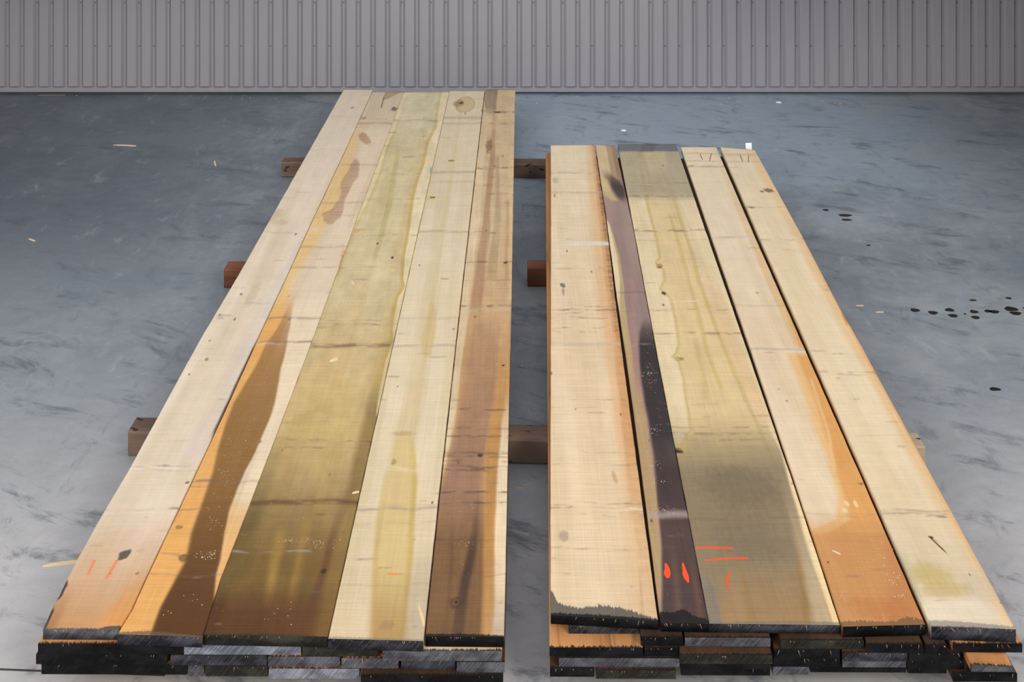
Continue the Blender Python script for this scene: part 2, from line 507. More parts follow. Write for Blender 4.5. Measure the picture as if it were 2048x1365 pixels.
# oil drops on the slab
drops = [(1830,621,9,3.4),(1866,626,9,3.6),(1899,620.5,9,3.4),(1906,632,9,3.4),(1930,628.5,2.5,1.3),(1948,624,8,3.2),
         (1951,635.5,8,3.3),(1976,623,7,3),(1988,624,10,3.4),(2022,618.5,13,4.6),(2031,627,11,3.6),(2050,617,4,2),
         (1990,779,11,3.6),(1651.5,420.5,6,2),(1690,431,13,2.6),(1693,440,10,2),(1737,491,4,1.3),(2017,597,6,2),(1946,601,7,1.6)]
for x, y, rx, ry in drops:
    p = P(x, y); k = p.y / F
    a = rx * k; b = abs(P(x, y - ry).y - P(x, y + ry).y) / 2
    bm = bmesh.new()
    ph = random.random() * 6
    ring = []
    for j in range(18):
        t = j / 18 * math.tau
        rr = 1 + 0.10 * math.sin(3 * t + ph) + 0.05 * math.sin(5 * t + 2 * ph)
        ring.append((p.x + a * rr * math.cos(t), p.y + b * rr * math.sin(t)))
    top = [bm.verts.new((q[0], q[1], 0.0009)) for q in ring]
    low = [bm.verts.new((p.x + (q[0] - p.x) * 1.04, p.y + (q[1] - p.y) * 1.04, 0.0)) for q in ring]
    bm.faces.new(top)
    for j in range(18): bm.faces.new((low[j], low[(j + 1) % 18], top[(j + 1) % 18], top[j]))
    mesh_obj('oil_drop', bm, OIL, floor, p)
# steel strip lying against the foot of the wall
bm = bmesh.new(); a, b = P(78, 190), P(133, 190)
add_box(bm, a.x, b.x, a.y - 0.03, a.y + 0.01, 0.0, 0.008, 0.002)
tag(mesh_obj('steel_strip', bm, STRIP, None, Vector(((a.x + b.x) / 2, a.y, 0))), 'flat steel strip on the floor at the foot of the wall', 'strip')

# ------------------------------------------------------------------ boards
TL, TR_ = 0.0275, 0.0235
ZL, ZR = 0.20, 0.2075
def interp(poly, s):
    """poly: world points near -> far, s 0..1 by Y"""
    y = poly[0].y + (poly[-1].y - poly[0].y) * s
    for a, b in zip(poly[:-1], poly[1:]):
        if y <= b.y + 1e-9 or b is poly[-1]:
            t = 0 if abs(b.y - a.y) < 1e-9 else (y - a.y) / (b.y - a.y)
            return Vector((a.x + (b.x - a.x) * t, y, a.z))
    return poly[-1].copy()

def board_mesh(left, right, thick, segs=40, rough=0.0015, seed=0.0, sag=0.0):
    """left/right edge polylines (world, near->far) -> closed board; material 1 on the two ends"""
    bm = bmesh.new()
    ch = 0.0016
    rings = []
    for i in range(segs + 1):
        s = i / segs
        s = s ** 1.35                                  # finer towards the camera
        a, b = interp(left, s), interp(right, s)
        na = mnoise.noise(Vector((a.y * 9, seed, 0))) * rough
        nb = mnoise.noise(Vector((b.y * 9, seed + 7, 0))) * rough
        a = a + Vector((na, 0, 0)); b = b + Vector((nb, 0, 0))
        z = a.z
        ring = [(a.x, a.y, z - ch), (a.x + ch, a.y, z), (b.x - ch, b.y, z), (b.x, b.y, z - ch),
                (b.x, b.y, z - thick), (a.x, a.y, z - thick)]
        rings.append([bm.verts.new(p) for p in ring])
    n = len(rings[0])
    for r0, r1 in zip(rings[:-1], rings[1:]):
        for k in range(n):
            bm.faces.new((r0[k], r0[(k + 1) % n], r1[(k + 1) % n], r1[k]))
    f = bm.faces.new(rings[0]); f.material_index = 1
    f = bm.faces.new(list(reversed(rings[-1]))); f.material_index = 1
    return bm

def ribbon(name, pts, widths, z, mat, parent, lift=0.0006):
    """flat brush stroke on the board: pts in photo px, widths in mm (full)"""
    bm = bmesh.new()
    w = [P(x, y, z) for x, y in pts]
    vs = []
    for i, p in enumerate(w):
        d = (w[min(i + 1, len(w) - 1)] - w[max(i - 1, 0)]).normalized()
        nrm = Vector((-d.y, d.x, 0)); h = widths[i] * 0.0005
        up = Vector((0, 0, lift))
        vs.append((bm.verts.new(p + nrm * h + up), bm.verts.new(p - nrm * h + up),
                   bm.verts.new(p + nrm * h), bm.verts.new(p - nrm * h)))
    for a, b in zip(vs[:-1], vs[1:]):
        bm.faces.new((a[0], a[1], b[1], b[0])); bm.faces.new((a[2], a[0], b[0], b[2])); bm.faces.new((a[1], a[3], b[3], b[1]))
    for e in (vs[0], vs[-1]): bm.faces.new((e[0], e[2], e[3], e[1]))
    return mesh_obj(name, bm, mat, parent, w[0])

def fray(parent, left, right, thick, n, seed, mat=SPLINTER, lo=0.003, hi=0.012):
    """torn fibres hanging from the sawn lower lip and standing off the near edge"""
    rnd = random.Random(seed)
    bm = bmesh.new()
    for _ in range(n):
        t = rnd.uniform(0.04, 0.96)
        p = left.lerp(right, t)
        L = lo + (hi - lo) * rnd.random() ** 2.5; w = rnd.uniform(0.0003, 0.0008)
        a = p + Vector((0, -0.0008, -0.0022))
        d = Vector((rnd.uniform(-0.5, 0.5), rnd.uniform(-0.9, -0.1), rnd.uniform(-0.8, -0.05))).normalized() * L
        q = [bm.verts.new(a + Vector((-w, 0, 0))), bm.verts.new(a + Vector((w, 0, 0))), bm.verts.new(a + Vector((0, 0, w * 1.5))), bm.verts.new(a + d)]
        bm.faces.new((q[0], q[1], q[3])); bm.faces.new((q[1], q[2], q[3])); bm.faces.new((q[2], q[0], q[3])); bm.faces.new((q[0], q[2], q[1]))
    o = mesh_obj('torn_fibres', bm, mat, parent, parent.location.copy())
    o['kind'] = 'stuff'
    return o

# shared edges of the left stack's top layer (photo px, near -> far)
E0 = [(86,1259),(107,1212),(119,1192),(130,1167),(152,1124),(193,1050),(256,943),(396.5,686),(477,550),(688,178.5)]
E1 = [(239,1260),(263,1221),(305,1129),(358,1018),(423,880),(528,650),(575,550),(614,464),(691,300),(746.5,179)]
E2 = [(404.5,1277),(441,1160),(545,892),(622,688),(707,456),(808,183)]
E3 = [(655.5,1277),(729,946),(786,690),(836,465),(899,183)]
E4 = [(847.5,1290),(884,943),(927.5,550),(969.6,181)]
E5 = [(1008.5,1275),(1016.5,880),(1023,599),(1030.5,179)]
def clip(e, y_near, y_far, dx=0.0, z=ZL):
    """edge polyline cut/extended to rows y_near..y_far, shifted dx metres, as world points"""
    pts = [P(x, y, z) for x, y in e]
    def at(Y):
        if Y <= pts[0].y: a, b = pts[0], pts[1]
        elif Y >= pts[-1].y: a, b = pts[-2], pts[-1]
        else:
            for a, b in zip(pts[:-1], pts[1:]):
                if a.y <= Y <= b.y: break
        t = (Y - a.y) / (b.y - a.y)
        return Vector((a.x + (b.x - a.x) * t, Y, z))
    Y0, Y1 = P(0, y_near, z).y, P(0, y_far, z).y
    mid = [p for p in pts if Y0 + 0.004 < p.y < Y1 - 0.004]
    return [p + Vector((dx, 0, 0)) for p in [at(Y0)] + mid + [at(Y1)]]

def top_board(name, le, re, yl, yr, far, z, thick, end, label, paint, gapl=0.0, gapr=0.0, base=None, base2=None, seed=1.0,
              saw=1.0, grain=1.0, nfray=9, rough=0.0012):
    farl, farr = far if isinstance(far, tuple) else (far, far)
    L = clip(le, yl, farl, gapl, z); R = clip(re, yr, farr, -gapr, z)
    wid = (R[0].x - L[0].x)
    ny = 640; nx = int(wid / 0.0021) + 4
    Y0, Y1 = L[0].y, L[-1].y
    t = np.linspace(0, 1, ny)
    Yl = 1.0 / ((1 - t) / Y0 + t / Y1)                       # finer rows at the near end
    sfrac = (Yl - Y0) / (Y1 - Y0)
    def edge(poly):
        yy = poly[0].y + (poly[-1].y - poly[0].y) * sfrac
        return np.interp(yy, [p.y for p in poly], [p.x for p in poly]), yy
    xl, yl_ = edge(L); xr, yr_ = edge(R)
    xl = xl + (pnoise(yl_ * 9, yl_ * 0 + seed, seed) - 0.5) * 2 * rough
    xr = xr + (pnoise(yr_ * 9, yr_ * 0 + seed + 7, seed) - 0.5) * 2 * rough
    ch = 0.0016
    u = np.linspace(0, 1, nx - 2)
    XX = np.empty((ny, nx)); YY = np.empty((ny, nx)); ZZ = np.full((ny, nx), z)
    XX[:, 0] = xl; XX[:, -1] = xr; XX[:, 1:-1] = (xl + ch)[:, None] * (1 - u) + (xr - ch)[:, None] * u
    f = (XX - xl[:, None]) / (xr - xl)[:, None]
    YY[:] = yl_[:, None] * (1 - f) + yr_[:, None] * f
    ZZ[:, 0] -= ch; ZZ[:, -1] -= ch
    org = Vector(((L[0].x + R[0].x) / 2, (Y0 + Y1) / 2, z - thick))
    w = Wood(z, XX.ravel(), YY.ravel(), base, base2, seed, saw, grain)
    paint(w)
    w.blemishes(22)
    n = nx * ny
    bot = np.stack([np.stack([xl, yl_, np.full(ny, z - thick)], 1), np.stack([xr, yr_, np.full(ny, z - thick)], 1)], 1).reshape(-1, 3)
    co = np.concatenate([np.stack([XX.ravel(), YY.ravel(), ZZ.ravel()], 1), bot]) - np.array(org)
    grid = w.col.reshape(ny, nx, 3)
    colr = np.ones((n + 2 * ny, 4)); colr[:n, :3] = w.col
    colr[n::2, :3] = grid[:, 0]; colr[n + 1::2, :3] = grid[:, -1]
    idx = np.arange(n).reshape(ny, nx)
    top = np.stack([idx[:-1, :-1], idx[:-1, 1:], idx[1:, 1:], idx[1:, :-1]], -1).reshape(-1, 4)
    bl = n + 2 * np.arange(ny); br = bl + 1
    sl = np.stack([bl[:-1], idx[:-1, 0], idx[1:, 0], bl[1:]], -1)
    sr = np.stack([idx[:-1, -1], br[:-1], br[1:], idx[1:, -1]], -1)
    un = np.stack([br[:-1], bl[:-1], bl[1:], br[1:]], -1)
    quads = np.concatenate([top, sl, sr, un])
    front = np.concatenate([[bl[0], br[0]], idx[0, ::-1]]); back = np.concatenate([[br[-1], bl[-1]], idx[-1, :]])
    loops = np.concatenate([quads.ravel(), front, back]).astype(np.int32)
    nq = len(quads)
    starts = np.concatenate([np.arange(nq) * 4, [nq * 4, nq * 4 + len(front)]]).astype(np.int32)
    me = bpy.data.meshes.new(name)
    me.vertices.add(len(co)); me.vertices.foreach_set('co', co.astype(np.float32).ravel())
    me.loops.add(len(loops)); me.loops.foreach_set('vertex_index', loops)
    me.polygons.add(nq + 2); me.polygons.foreach_set('loop_start', starts)
    mi = np.zeros(nq + 2, np.int32); mi[-2:] = 1
    me.polygons.foreach_set('material_index', mi)
    me.update(calc_edges=True); me.validate()
    at = me.attributes.new('stain', 'FLOAT_COLOR', 'POINT')
    at.data.foreach_set('color', colr.astype(np.float32).ravel())
    me.materials.append(wood_material(name + '_wood', w, org)); me.materials.append(ENDS[end])
    o = bpy.data.objects.new(name, me); C.objects.link(o); o.location = org
    tag(o, label, 'board', 'top layer boards')
    if nfray: fray(o, L[0], R[0], thick, nfray, int(seed * 10))
    return o

G = (150, 138, 122)      # grey sticker stain
DK = (92, 74, 60)
def p_L1(w):
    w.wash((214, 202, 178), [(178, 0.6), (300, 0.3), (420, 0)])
    w.stain((206, 196, 182), [(420, 640, None), (600, 525, None), (800, 430, None), (920, 360, None)], (14, 5), 0.5)
    w.wash((188, 138, 86), [(1020, 0.0), (1110, 0.40), (1190, 0.72), (1259, 0.92)])
    w.stain((214, 150, 82), [(1140, 280, None), (1200, 235, None), (1259, 190, None)], (22, 5), [(1130, 0), (1200, 0.7), (1259, 0.85)])
    w.stain((150, 100, 64), [(1180, None, 150), (1259, None, 110)], (5, 16), [(1170, 0), (1230, 0.5), (1259, 0.6)])
    w.stain((58, 44, 46), [(1158, None, 136), (1168, None, 136), (1192, None, 124), (1205, None, 112), (1214, None, 108), (1224, None, 106), (1256, None, 92)], (5, 2),
            [(1156, 0), (1166, 0.9), (1198, 0.95), (1206, 0.1), (1214, 0.1), (1222, 0.9), (1256, 0.9)])
    w.stain((70, 56, 58), [(690, 508, None), (870, 423, None)], (3, 3), [(670, 0), (700, 0.8), (860, 0.8), (880, 0)])
    for y, op in ((933, 0.45), (941, 0.4), (1018, 0.25), (465, 0.35), (607, 0.35), (233, 0.3), (300, 0.25), (1085, 0.25)):
        w.band(G, y, 1.6, op)
    w.band((232, 222, 206), 937, 2.5, 0.6)
    w.band(DK, 1018, 2, 0.8, 338, 358, broken=0.1)
    w.blob((72, 68, 60), 249, 1109, 10, 11, 0.9, -0.35)
    w.blob((110, 96, 78), 275, 1148, 4, 3, 0.7)
    w.blob((70, 62, 54), 374, 966, 5, 3, 0.8)
    w.blob((110, 92, 66), 414, 719, 4, 3, 0.7)
    w.blob((120, 100, 74), 705, 216, 4, 2, 0.6)
    w.blob((168, 148, 112), 548, 430, 18, 12, 0.35, soft=0.9)
    w.blob((160, 140, 108), 560, 445, 16, 5, 0.35, soft=0.9)
    w.blob((176, 156, 120), 505, 590, 10, 22, 0.35, soft=0.9)
    w.sealed((86, 82, 78), [(80, 1257), (200, 1257), (216, 1253), (240, 1252)], 3)

def p_L2(w):
    w.wash((200, 186, 158), [(183, 0.8), (240, 0.6), (262, 0.0)])
    w.stain((222, 186, 120), [(240, None, 722), (300, None, 712), (380, None, 688), (450, None, 652), (560, None, 586), (620, None, 570)], (5, 14),
            [(240, 0.2), (300, 0.6), (450, 0.8), (620, 0.9)])
    w.stain((218, 162, 92), [(600, None, 590), (680, None, 560), (760, None, 520), (860, None, 470), (950, None, 440), (1050, None, 400), (1120, None, 385), (1275, None, 320)], (5, 10),
            [(590, 0), (640, 0.9), (1275, 0.95)])
    # pale sapwood on the right turning orange towards the near end
    w.stain((214, 160, 96), [(1000, 450, None), (1100, 430, None), (1275, 320, None)], (10, 5), [(960, 0), (1080, 0.75), (1200, 0.9)])
    w.stain((226, 206, 172), [(600, 590, None), (700, 575, None), (800, 550, None), (900, 520, None), (1000, 480, None)], (8, 5), [(590, 0), (640, 0.8), (980, 0.7), (1060, 0)])
    # S-shaped brown figure
    w.stain((176, 142, 112), [(318, 709, 715), (326, 703, 718), (340, 697, 719), (355, 687, 716), (366, 681, 706), (385, 682, 697), (400, 678, 690), (418, 664, 687),
                              (428, 643, 684), (434, 647, 680), (442, 646, 671), (450, 657, 663)], (7, 7), 0.88, 1.0, 0.25)
    w.blob((172, 138, 102), 729, 277, 10, 12, 0.8, 0.3)
    # long brown tongue
    rows = [(600, 577, 585), (609, 575, 586), (647, 561, 582), (688, 531, 574), (738, 508, 562), (805, 467, 550), (843, 452, 538), (902, 437, 512), (942, 427, 490),
            (1025, 398, 458), (1065, 386, 447), (1120, 374, 438), (1151, 355, 430), (1215, 321, 428), (1278, 298, 430)]
    w.stain((158, 118, 68), rows, (7, 5), [(596, 0), (650, 0.75), (720, 0.95), (1278, 1.0)])
    w.stain((124, 88, 44), rows, (9, 6), [(700, 0), (860, 0.5), (960, 0.75), (1278, 0.9)])
    w.stain((84, 52, 26), rows, (11, 6), [(980, 0), (1080, 0.5), (1180, 0.85), (1278, 0.95)])
    w.stain((222, 176, 112), [(1010, 462, None), (1065, 450, None), (1120, 441, None), (1160, 432, None)], (4, 3), [(1000, 0), (1040, 0.7), (1130, 0.7), (1165, 0)])
    w.stain((168, 140, 108), [(183, 772, 806), (199, 764, 772)], (4, 4), 0.8)
    w.line((70, 58, 48), 762.5, 216, 768, 194, 3, 0.9)
    w.blob((98, 88, 74), 788, 218, 6, 4, 0.85)
    w.blob((150, 120, 90), 728, 236, 6, 3, 0.6)
    w.blob((92, 72, 42), 369, 1117, 13, 8, 0.75, -0.3)
    w.blob((110, 78, 40), 358, 1055, 8, 4, 0.6)
    w.blob((150, 110, 60), 517, 884, 7, 4, 0.7)
    w.stain((196, 150, 112), [(500, 686, 692), (560, 672, 678)], (4, 4), 0.6)
    for y, op, x0, x1 in ((962, 0.8, 392, 432), (684, 0.85, None, None), (637, 0.6, None, None), (247, 0.5, None, None), (495, 0.4, None, None), (535, 0.4, None, None),
                          (965, 0.4, None, None), (1020, 0.5, None, 395), (1110, 0.5, None, 370), (1150, 0.4, None, None), (406, 0.35, None, None), (330, 0.3, None, None)):
        w.band((118, 98, 88), y, 1.8, op, x0, x1, broken=0.4)
    w.band((222, 210, 196), 458, 4, 0.6)
    w.band((214, 204, 190), 687, 2.5, 0.5, None, 570)
    w.sealed((96, 82, 62), [(240, 1265), (300, 1262), (404, 1273)], 3, 0.8)

def p_L3(w):
    w.blotch = 0.70
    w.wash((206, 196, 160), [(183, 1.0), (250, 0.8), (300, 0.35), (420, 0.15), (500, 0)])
    # pale left sapwood far away
    w.stain((218, 200, 158), [(183, None, 814), (250, None, 794), (300, None, 772), (338, None, 762), (392, None, 741), (430, None, 722), (456, None, 709), (475, None, 701)], (4, 3), 0.9, 0)
    w.stain((184, 164, 92), [(240, 797, 801), (300, 771, 776), (338, 761, 766), (392, 740, 745), (430, 721, 726), (456, 707, 713), (500, 690, 696), (560, 668, 674)], (4, 6), 0.4, 0)
    for rr, c, o in (([(300, 792, 800), (400, 775, 786), (470, 757, 768), (520, 745, 752)], (178, 164, 104), 0.5),
                     ([(250, 822, 830), (330, 806, 816), (430, 792, 800)], (206, 194, 150), 0.5)):
        w.stain(c, rr, (8, 8), o)
    w.wash((190, 160, 96), [(560, 0), (720, 0.4), (860, 0.7), (960, 0.6)])
    w.wash((112, 85, 42), [(820, 0.0), (920, 0.15), (985, 0.5), (1060, 0.8), (1120, 0.95), (1275, 0.95)])
    w.stain((112, 86, 46), [(740, 762, None), (800, 738, None), (860, 722, None), (920, 706, None), (1000, 690, None), (1100, 690, None)], (16, 4), [(720, 0), (830, 0.65), (940, 0.75), (1010, 0.45), (1100, 0.2), (1150, 0)])
    w.stain((98, 82, 44), [(880, None, 570), (960, None, 545), (1050, None, 520), (1140, None, 490), (1230, None, 440)], (5, 26), [(860, 0), (940, 0.35), (1050, 0.65), (1180, 0.5), (1240, 0.2)])
    w.stain((170, 136, 66), [(1030, 560, 580), (1100, 545, 565), (1200, 530, 545)], (12, 12), [(1000, 0), (1080, 0.5), (1190, 0.5), (1230, 0)])
    w.stain((164, 130, 64), [(1030, 610, 630), (1100, 590, 608), (1200, 575, 590)], (12, 12), [(1000, 0), (1080, 0.5), (1190, 0.45), (1230, 0)])
    w.stain((86, 54, 28), [(1150, 400, None), (1275, 380, None)], (8, 8), [(1165, 0), (1200, 0.55), (1225, 0.85), (1275, 0.95)])
    w.stain((78, 50, 28), [(1190, 400, 455), (1275, 395, 440)], (8, 18), [(1185, 0), (1215, 0.7), (1275, 0.8)])
    w.stain((96, 62, 44), [(960, 700, 716), (1065, 661, 677), (1145, 640, 656), (1188, 625, 641), (1234, 612, 626)], (9, 9), [(930, 0), (1060, 0.4), (1130, 0.75), (1180, 0.8), (1240, 0.2)])
    # right sapwood with a yellow line
    bl = [(183, 884), (217, 877), (254, 873), (285, 857), (326, 849), (359, 837), (397, 827), (459, 819), (513, 809), (556, 806), (573, 809), (582, 805), (594, 796), (626, 789),
          (658, 784.5), (682, 786), (692, 781), (726, 770), (755, 764), (784, 758.5), (830, 752)]
    w.stain((224, 207, 168), [(y, x, None) for y, x in bl], (2, 4), 0.95, 0)
    w.stain((190, 164, 92), [(y, x - 6, x + 1) for y, x in bl if y > 200], (6, 2), [(200, 0.3), (300, 0.7), (690, 0.8), (760, 0.4), (800, 0)], 0)
    w.stain((166, 140, 74), [(560, 786, None), (700, 752, None), (800, 736, None)], (26, 4), [(540, 0), (640, 0.3), (760, 0.5), (820, 0.2)], 0)
    w.band((104, 72, 58), 691, 3.2, 0.8, None, 782, broken=0.4)
    w.band((98, 62, 46), 999, 4.5, 0.85, None, None, -0.02, 0.3)
    w.band((160, 120, 92), 996, 2, 0.35)
    for y, h, op in ((881, 1.6, 0.6), (896, 1.4, 0.5), (846, 1.2, 0.4), (649, 1.3, 0.7), (641, 1, 0.5), (471, 1.3, 0.5), (348, 1.5, 0.5), (398, 1.2, 0.4), (241, 1.5, 0.55), (1032, 2.2, 0.45),
                     (1102, 2.5, 0.4), (1195, 1.5, 0.4), (535, 1.2, 0.4)):
        w.band((86, 74, 58), y, h, op, broken=1.0)
    w.band((172, 166, 152), 1106, 2.0, 0.5, 460, 620)
    w.band((222, 212, 176), 250, 3, 0.4)
    w.blob((52, 40, 28), 785, 516, 3, 2, 0.9); w.blob((60, 46, 30), 755, 487, 2.5, 1.8, 0.9)
    w.blob((60, 42, 32), 647, 1143, 6, 5, 0.85)
    w.blob((104, 92, 60), 570, 1050, 16, 9, 0.3, soft=0.9); w.blob((98, 86, 54), 575, 1140, 14, 18, 0.2, soft=0.95)
    w.blob((196, 160, 92), 713, 462, 8, 4, 0.6)
    w.sealed((52, 44, 30), [(404, 1268), (520, 1268), (655, 1273)], 3, 0.85)

def p_L4(w):
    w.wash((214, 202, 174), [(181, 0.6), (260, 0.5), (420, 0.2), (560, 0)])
    w.wash((206, 184, 148), [(880, 0), (1080, 0.5), (1283, 0.75)])
    w.stain((206, 180, 118), [(866, 800, 818), (876, 786, 826), (926, 780, 831), (960, 768, 832), (1034, 755, 830), (1111, 746, 827), (1188, 743, 818), (1283, 739, 811)], (12, 9),
            [(862, 0), (880, 0.75), (960, 0.8), (1283, 0.85)])
    w.stain((186, 160, 82), [(880, 818, 829), (960, 822, 833), (1034, 819, 830), (1111, 814, 827), (1188, 806, 818), (1283, 800, 811)], (9, 6), [(880, 0.2), (980, 0.7), (1180, 0.6), (1283, 0.3)])
    w.stain((186, 158, 90), [(1000, 760, 772), (1111, 747, 760), (1283, 741, 752)], (8, 9), [(990, 0), (1060, 0.5), (1283, 0.4)])
    w.stain((164, 128, 74), [(1150, 745, 824), (1283, 738, 812)], (14, 14), [(1130, 0), (1230, 0.6), (1283, 0.8)])
    w.stain((168, 152, 128), [(1100, 828, None), (1283, 806, None)], (16, 5), [(1080, 0), (1170, 0.45), (1283, 0.6)])
    w.stain((198, 170, 108), [(606, 860, 870), (640, 854, 872), (680, 842, 868), (705, 844, 862), (716, 850, 860)], (9, 8), 0.55)
    w.stain((204, 182, 132), [(715, 840, 866), (860, 790, 830)], (20, 20), [(700, 0), (760, 0.3), (860, 0.6), (875, 0)])
    w.blob((176, 134, 72), 806, 868, 22, 5, 0.5, soft=0.9); w.blob((150, 112, 56), 787, 924, 5, 6, 0.5)
    w.blob((120, 100, 76), 773, 1252, 16, 9, 0.28, soft=0.95)
    w.stain((240, 206, 150), [(1212, 836, 839), (1238, 842, 848), (1256, 848, 851)], (2, 2), 0.9, 0)
    # ringed knot at the far end
    w.blob((176, 150, 104), 930, 209, 20, 16, 0.75, soft=0.14, ragged=0.10)
    w.blob((204, 184, 144), 931, 209, 17, 13.5, 0.9, soft=0.25, ragged=0.15)
    w.blob((150, 122, 80), 917, 207, 10, 7, 0.7, soft=0.8)
    w.blob((78, 66, 46), 923, 206, 5, 3, 0.9)
    w.blob((160, 124, 62), 902.5, 321.5, 7, 2.2, 0.9); w.blob((212, 184, 112), 864, 396, 15, 4, 0.6, soft=0.8); w.blob((128, 98, 48), 865, 395, 6, 1.8, 0.9)
    w.blob((150, 104, 80), 890, 558, 8, 1.5, 0.8)
    for y, op in ((236, 0.6), (345, 0.6), (364, 0.35), (464, 0.6), (692, 0.5), (1018, 0.65), (1046, 0.3), (637, 0.3), (1170, 0.3), (247, 0.4)):
        w.band(G, y, 2.0, op, broken=0.3)
    w.band((176, 150, 118), 1015, 5, 0.4)
    w.band((228, 214, 184), 938, 4, 0.5)
    w.band((206, 176, 110), 243, 2.5, 0.6, 935, 968)
    w.sealed((120, 112, 98), [(655, 1273), (850, 1280)], 3, 0.6)

def p_L5(w):
    w.blotch = 0.60
    hl = [(179, 975), (224, 978), (300, 971), (432, 960), (498, 952), (564, 943), (623, 937), (696, 928), (755, 921), (814, 913), (872, 904), (931, 891), (985, 872), (1010, 850)]
    hr = [(700, 1040), (780, 1030), (814, 1006), (850, 1001), (895, 998.5), (941, 994), (1034, 989), (1126, 989), (1203, 988), (1275, 985)]
    w.stain((186, 160, 122), [(y, x, None) for y, x in hl], (7, 4), [(179, 0.45), (300, 0.35), (560, 0.5), (640, 0.3), (700, 0)])
    w.stain((186, 144, 98), [(y, x, None) for y, x in hl if y > 430] + [(1275, 700, None)], (6, 4), [(430, 0), (600, 0.6), (700, 0.95), (1275, 1.0)])
    w.stain((162, 122, 90), [(240, 984, 992), (310, 980, 990), (400, 970, 982), (470, 962, 978), (530, 952, 970), (600, 942, 966)], (6, 8), [(230, 0.3), (320, 0.75), (470, 0.6), (600, 0.7), (640, 0)])
    w.stain((158, 132, 96), [(310, 990, 998), (400, 992, 1001), (480, 984, 1000), (560, 972, 992)], (6, 6), 0.45)
    w.stain((176, 134, 90), [(400, 1012, 1020), (560, 1010, 1020)], (5, 5), 0.5)
    w.stain((146, 112, 90), [(640, 945, 1000), (750, 932, 996), (860, 912, 978), (950, 890, 962), (1010, 870, 958), (1080, 860, 955)], (14, 14), [(620, 0), (700, 0.45), (860, 0.7), (960, 0.85), (1060, 0.5), (1100, 0)])
    w.stain((98, 68, 42), [(980, 840, 985), (1100, 845, 972), (1275, 840, 966)], (10, 10), [(970, 0), (1080, 0.75), (1275, 0.85)])
    w.stain((182, 134, 74), [(700, 1000, 1030), (800, 988, 1012), (900, 972, 998), (1034, 968, 990), (1126, 966, 989), (1275, 962, 987)], (9, 5), [(690, 0), (760, 0.5), (860, 0.9), (1100, 0.9), (1200, 0.6), (1275, 0.4)])
    w.stain((66, 50, 44), [(1000, 950, 962), (1060, 944, 958), (1120, 931, 948), (1160, 921, 940), (1200, 914, 934), (1275, 902, 926)], (8, 8), [(985, 0), (1060, 0.5), (1110, 0.85), (1200, 0.8), (1275, 0.5)])
    w.stain((92, 66, 46), [(1040, 905, 912), (1120, 900, 908), (1200, 892, 900), (1275, 884, 892)], (7, 7), [(1030, 0), (1090, 0.5), (1275, 0.4)])
    w.blob((74, 54, 40), 911, 1206, 12, 12, 0.7, soft=0.5, ragged=0.3); w.blob((116, 84, 54), 911, 1206, 7, 7, 0.7); w.blob((52, 38, 32), 912, 1205, 4, 4, 0.9)
    # pale right edge strip
    w.stain((226, 205, 170), [(y, x + 2, None) for y, x in hr if y > 790], (5, 3), [(780, 0), (850, 0.6), (900, 0.95), (1275, 0.9)])
    w.stain((158, 142, 122), [(1180, 988, None), (1275, 985, None)], (6, 4), [(1170, 0), (1260, 0.6)])
    w.stain((212, 184, 140), [(300, 1018, None), (600, 1016, None)], (5, 4), 0.5)
    w.stain((132, 116, 100), [(179, 962, 996), (226, 972, 992)], (8, 8), [(179, 0.8), (215, 0.7), (232, 0)])
    w.blob((66, 56, 46), 996, 224.5, 6, 2, 0.9)
    w.blob((112, 76, 56), 978, 292, 6, 14, 0.7, soft=0.8)
    for y, h, op in ((224, 1.6, 0.7), (247, 1.4, 0.5), (336, 2, 0.7), (371, 1.6, 0.5), (389, 1.2, 0.6), (466, 1.6, 0.6), (524, 1.2, 0.7), (612, 1.5, 0.9), (819, 2.2, 0.8), (872, 2, 0.8),
                     (857, 1.5, 0.5), (905, 2.5, 0.6), (912, 2, 0.6), (937, 4.5, 0.85), (985, 2, 0.9), (1007, 1.6, 0.95), (1081, 1.6, 0.7), (560, 1.2, 0.4), (1150, 1.2, 0.4), (922, 1.5, 0.5)):
        w.band((88, 68, 62), y, h, op, broken=0.6)
    w.band((196, 180, 162), 620, 3.5, 0.5)
    w.blob((60, 44, 42), 1011, 525, 4, 2, 0.9); w.blob((44, 34, 30), 1007, 731, 3.5, 1.6, 0.9); w.blob((52, 38, 34), 960, 911, 5, 3, 0.85)
    w.sealed((30, 26, 24), [(847, 1268), (930, 1268), (1009, 1271)], 4, 0.95)

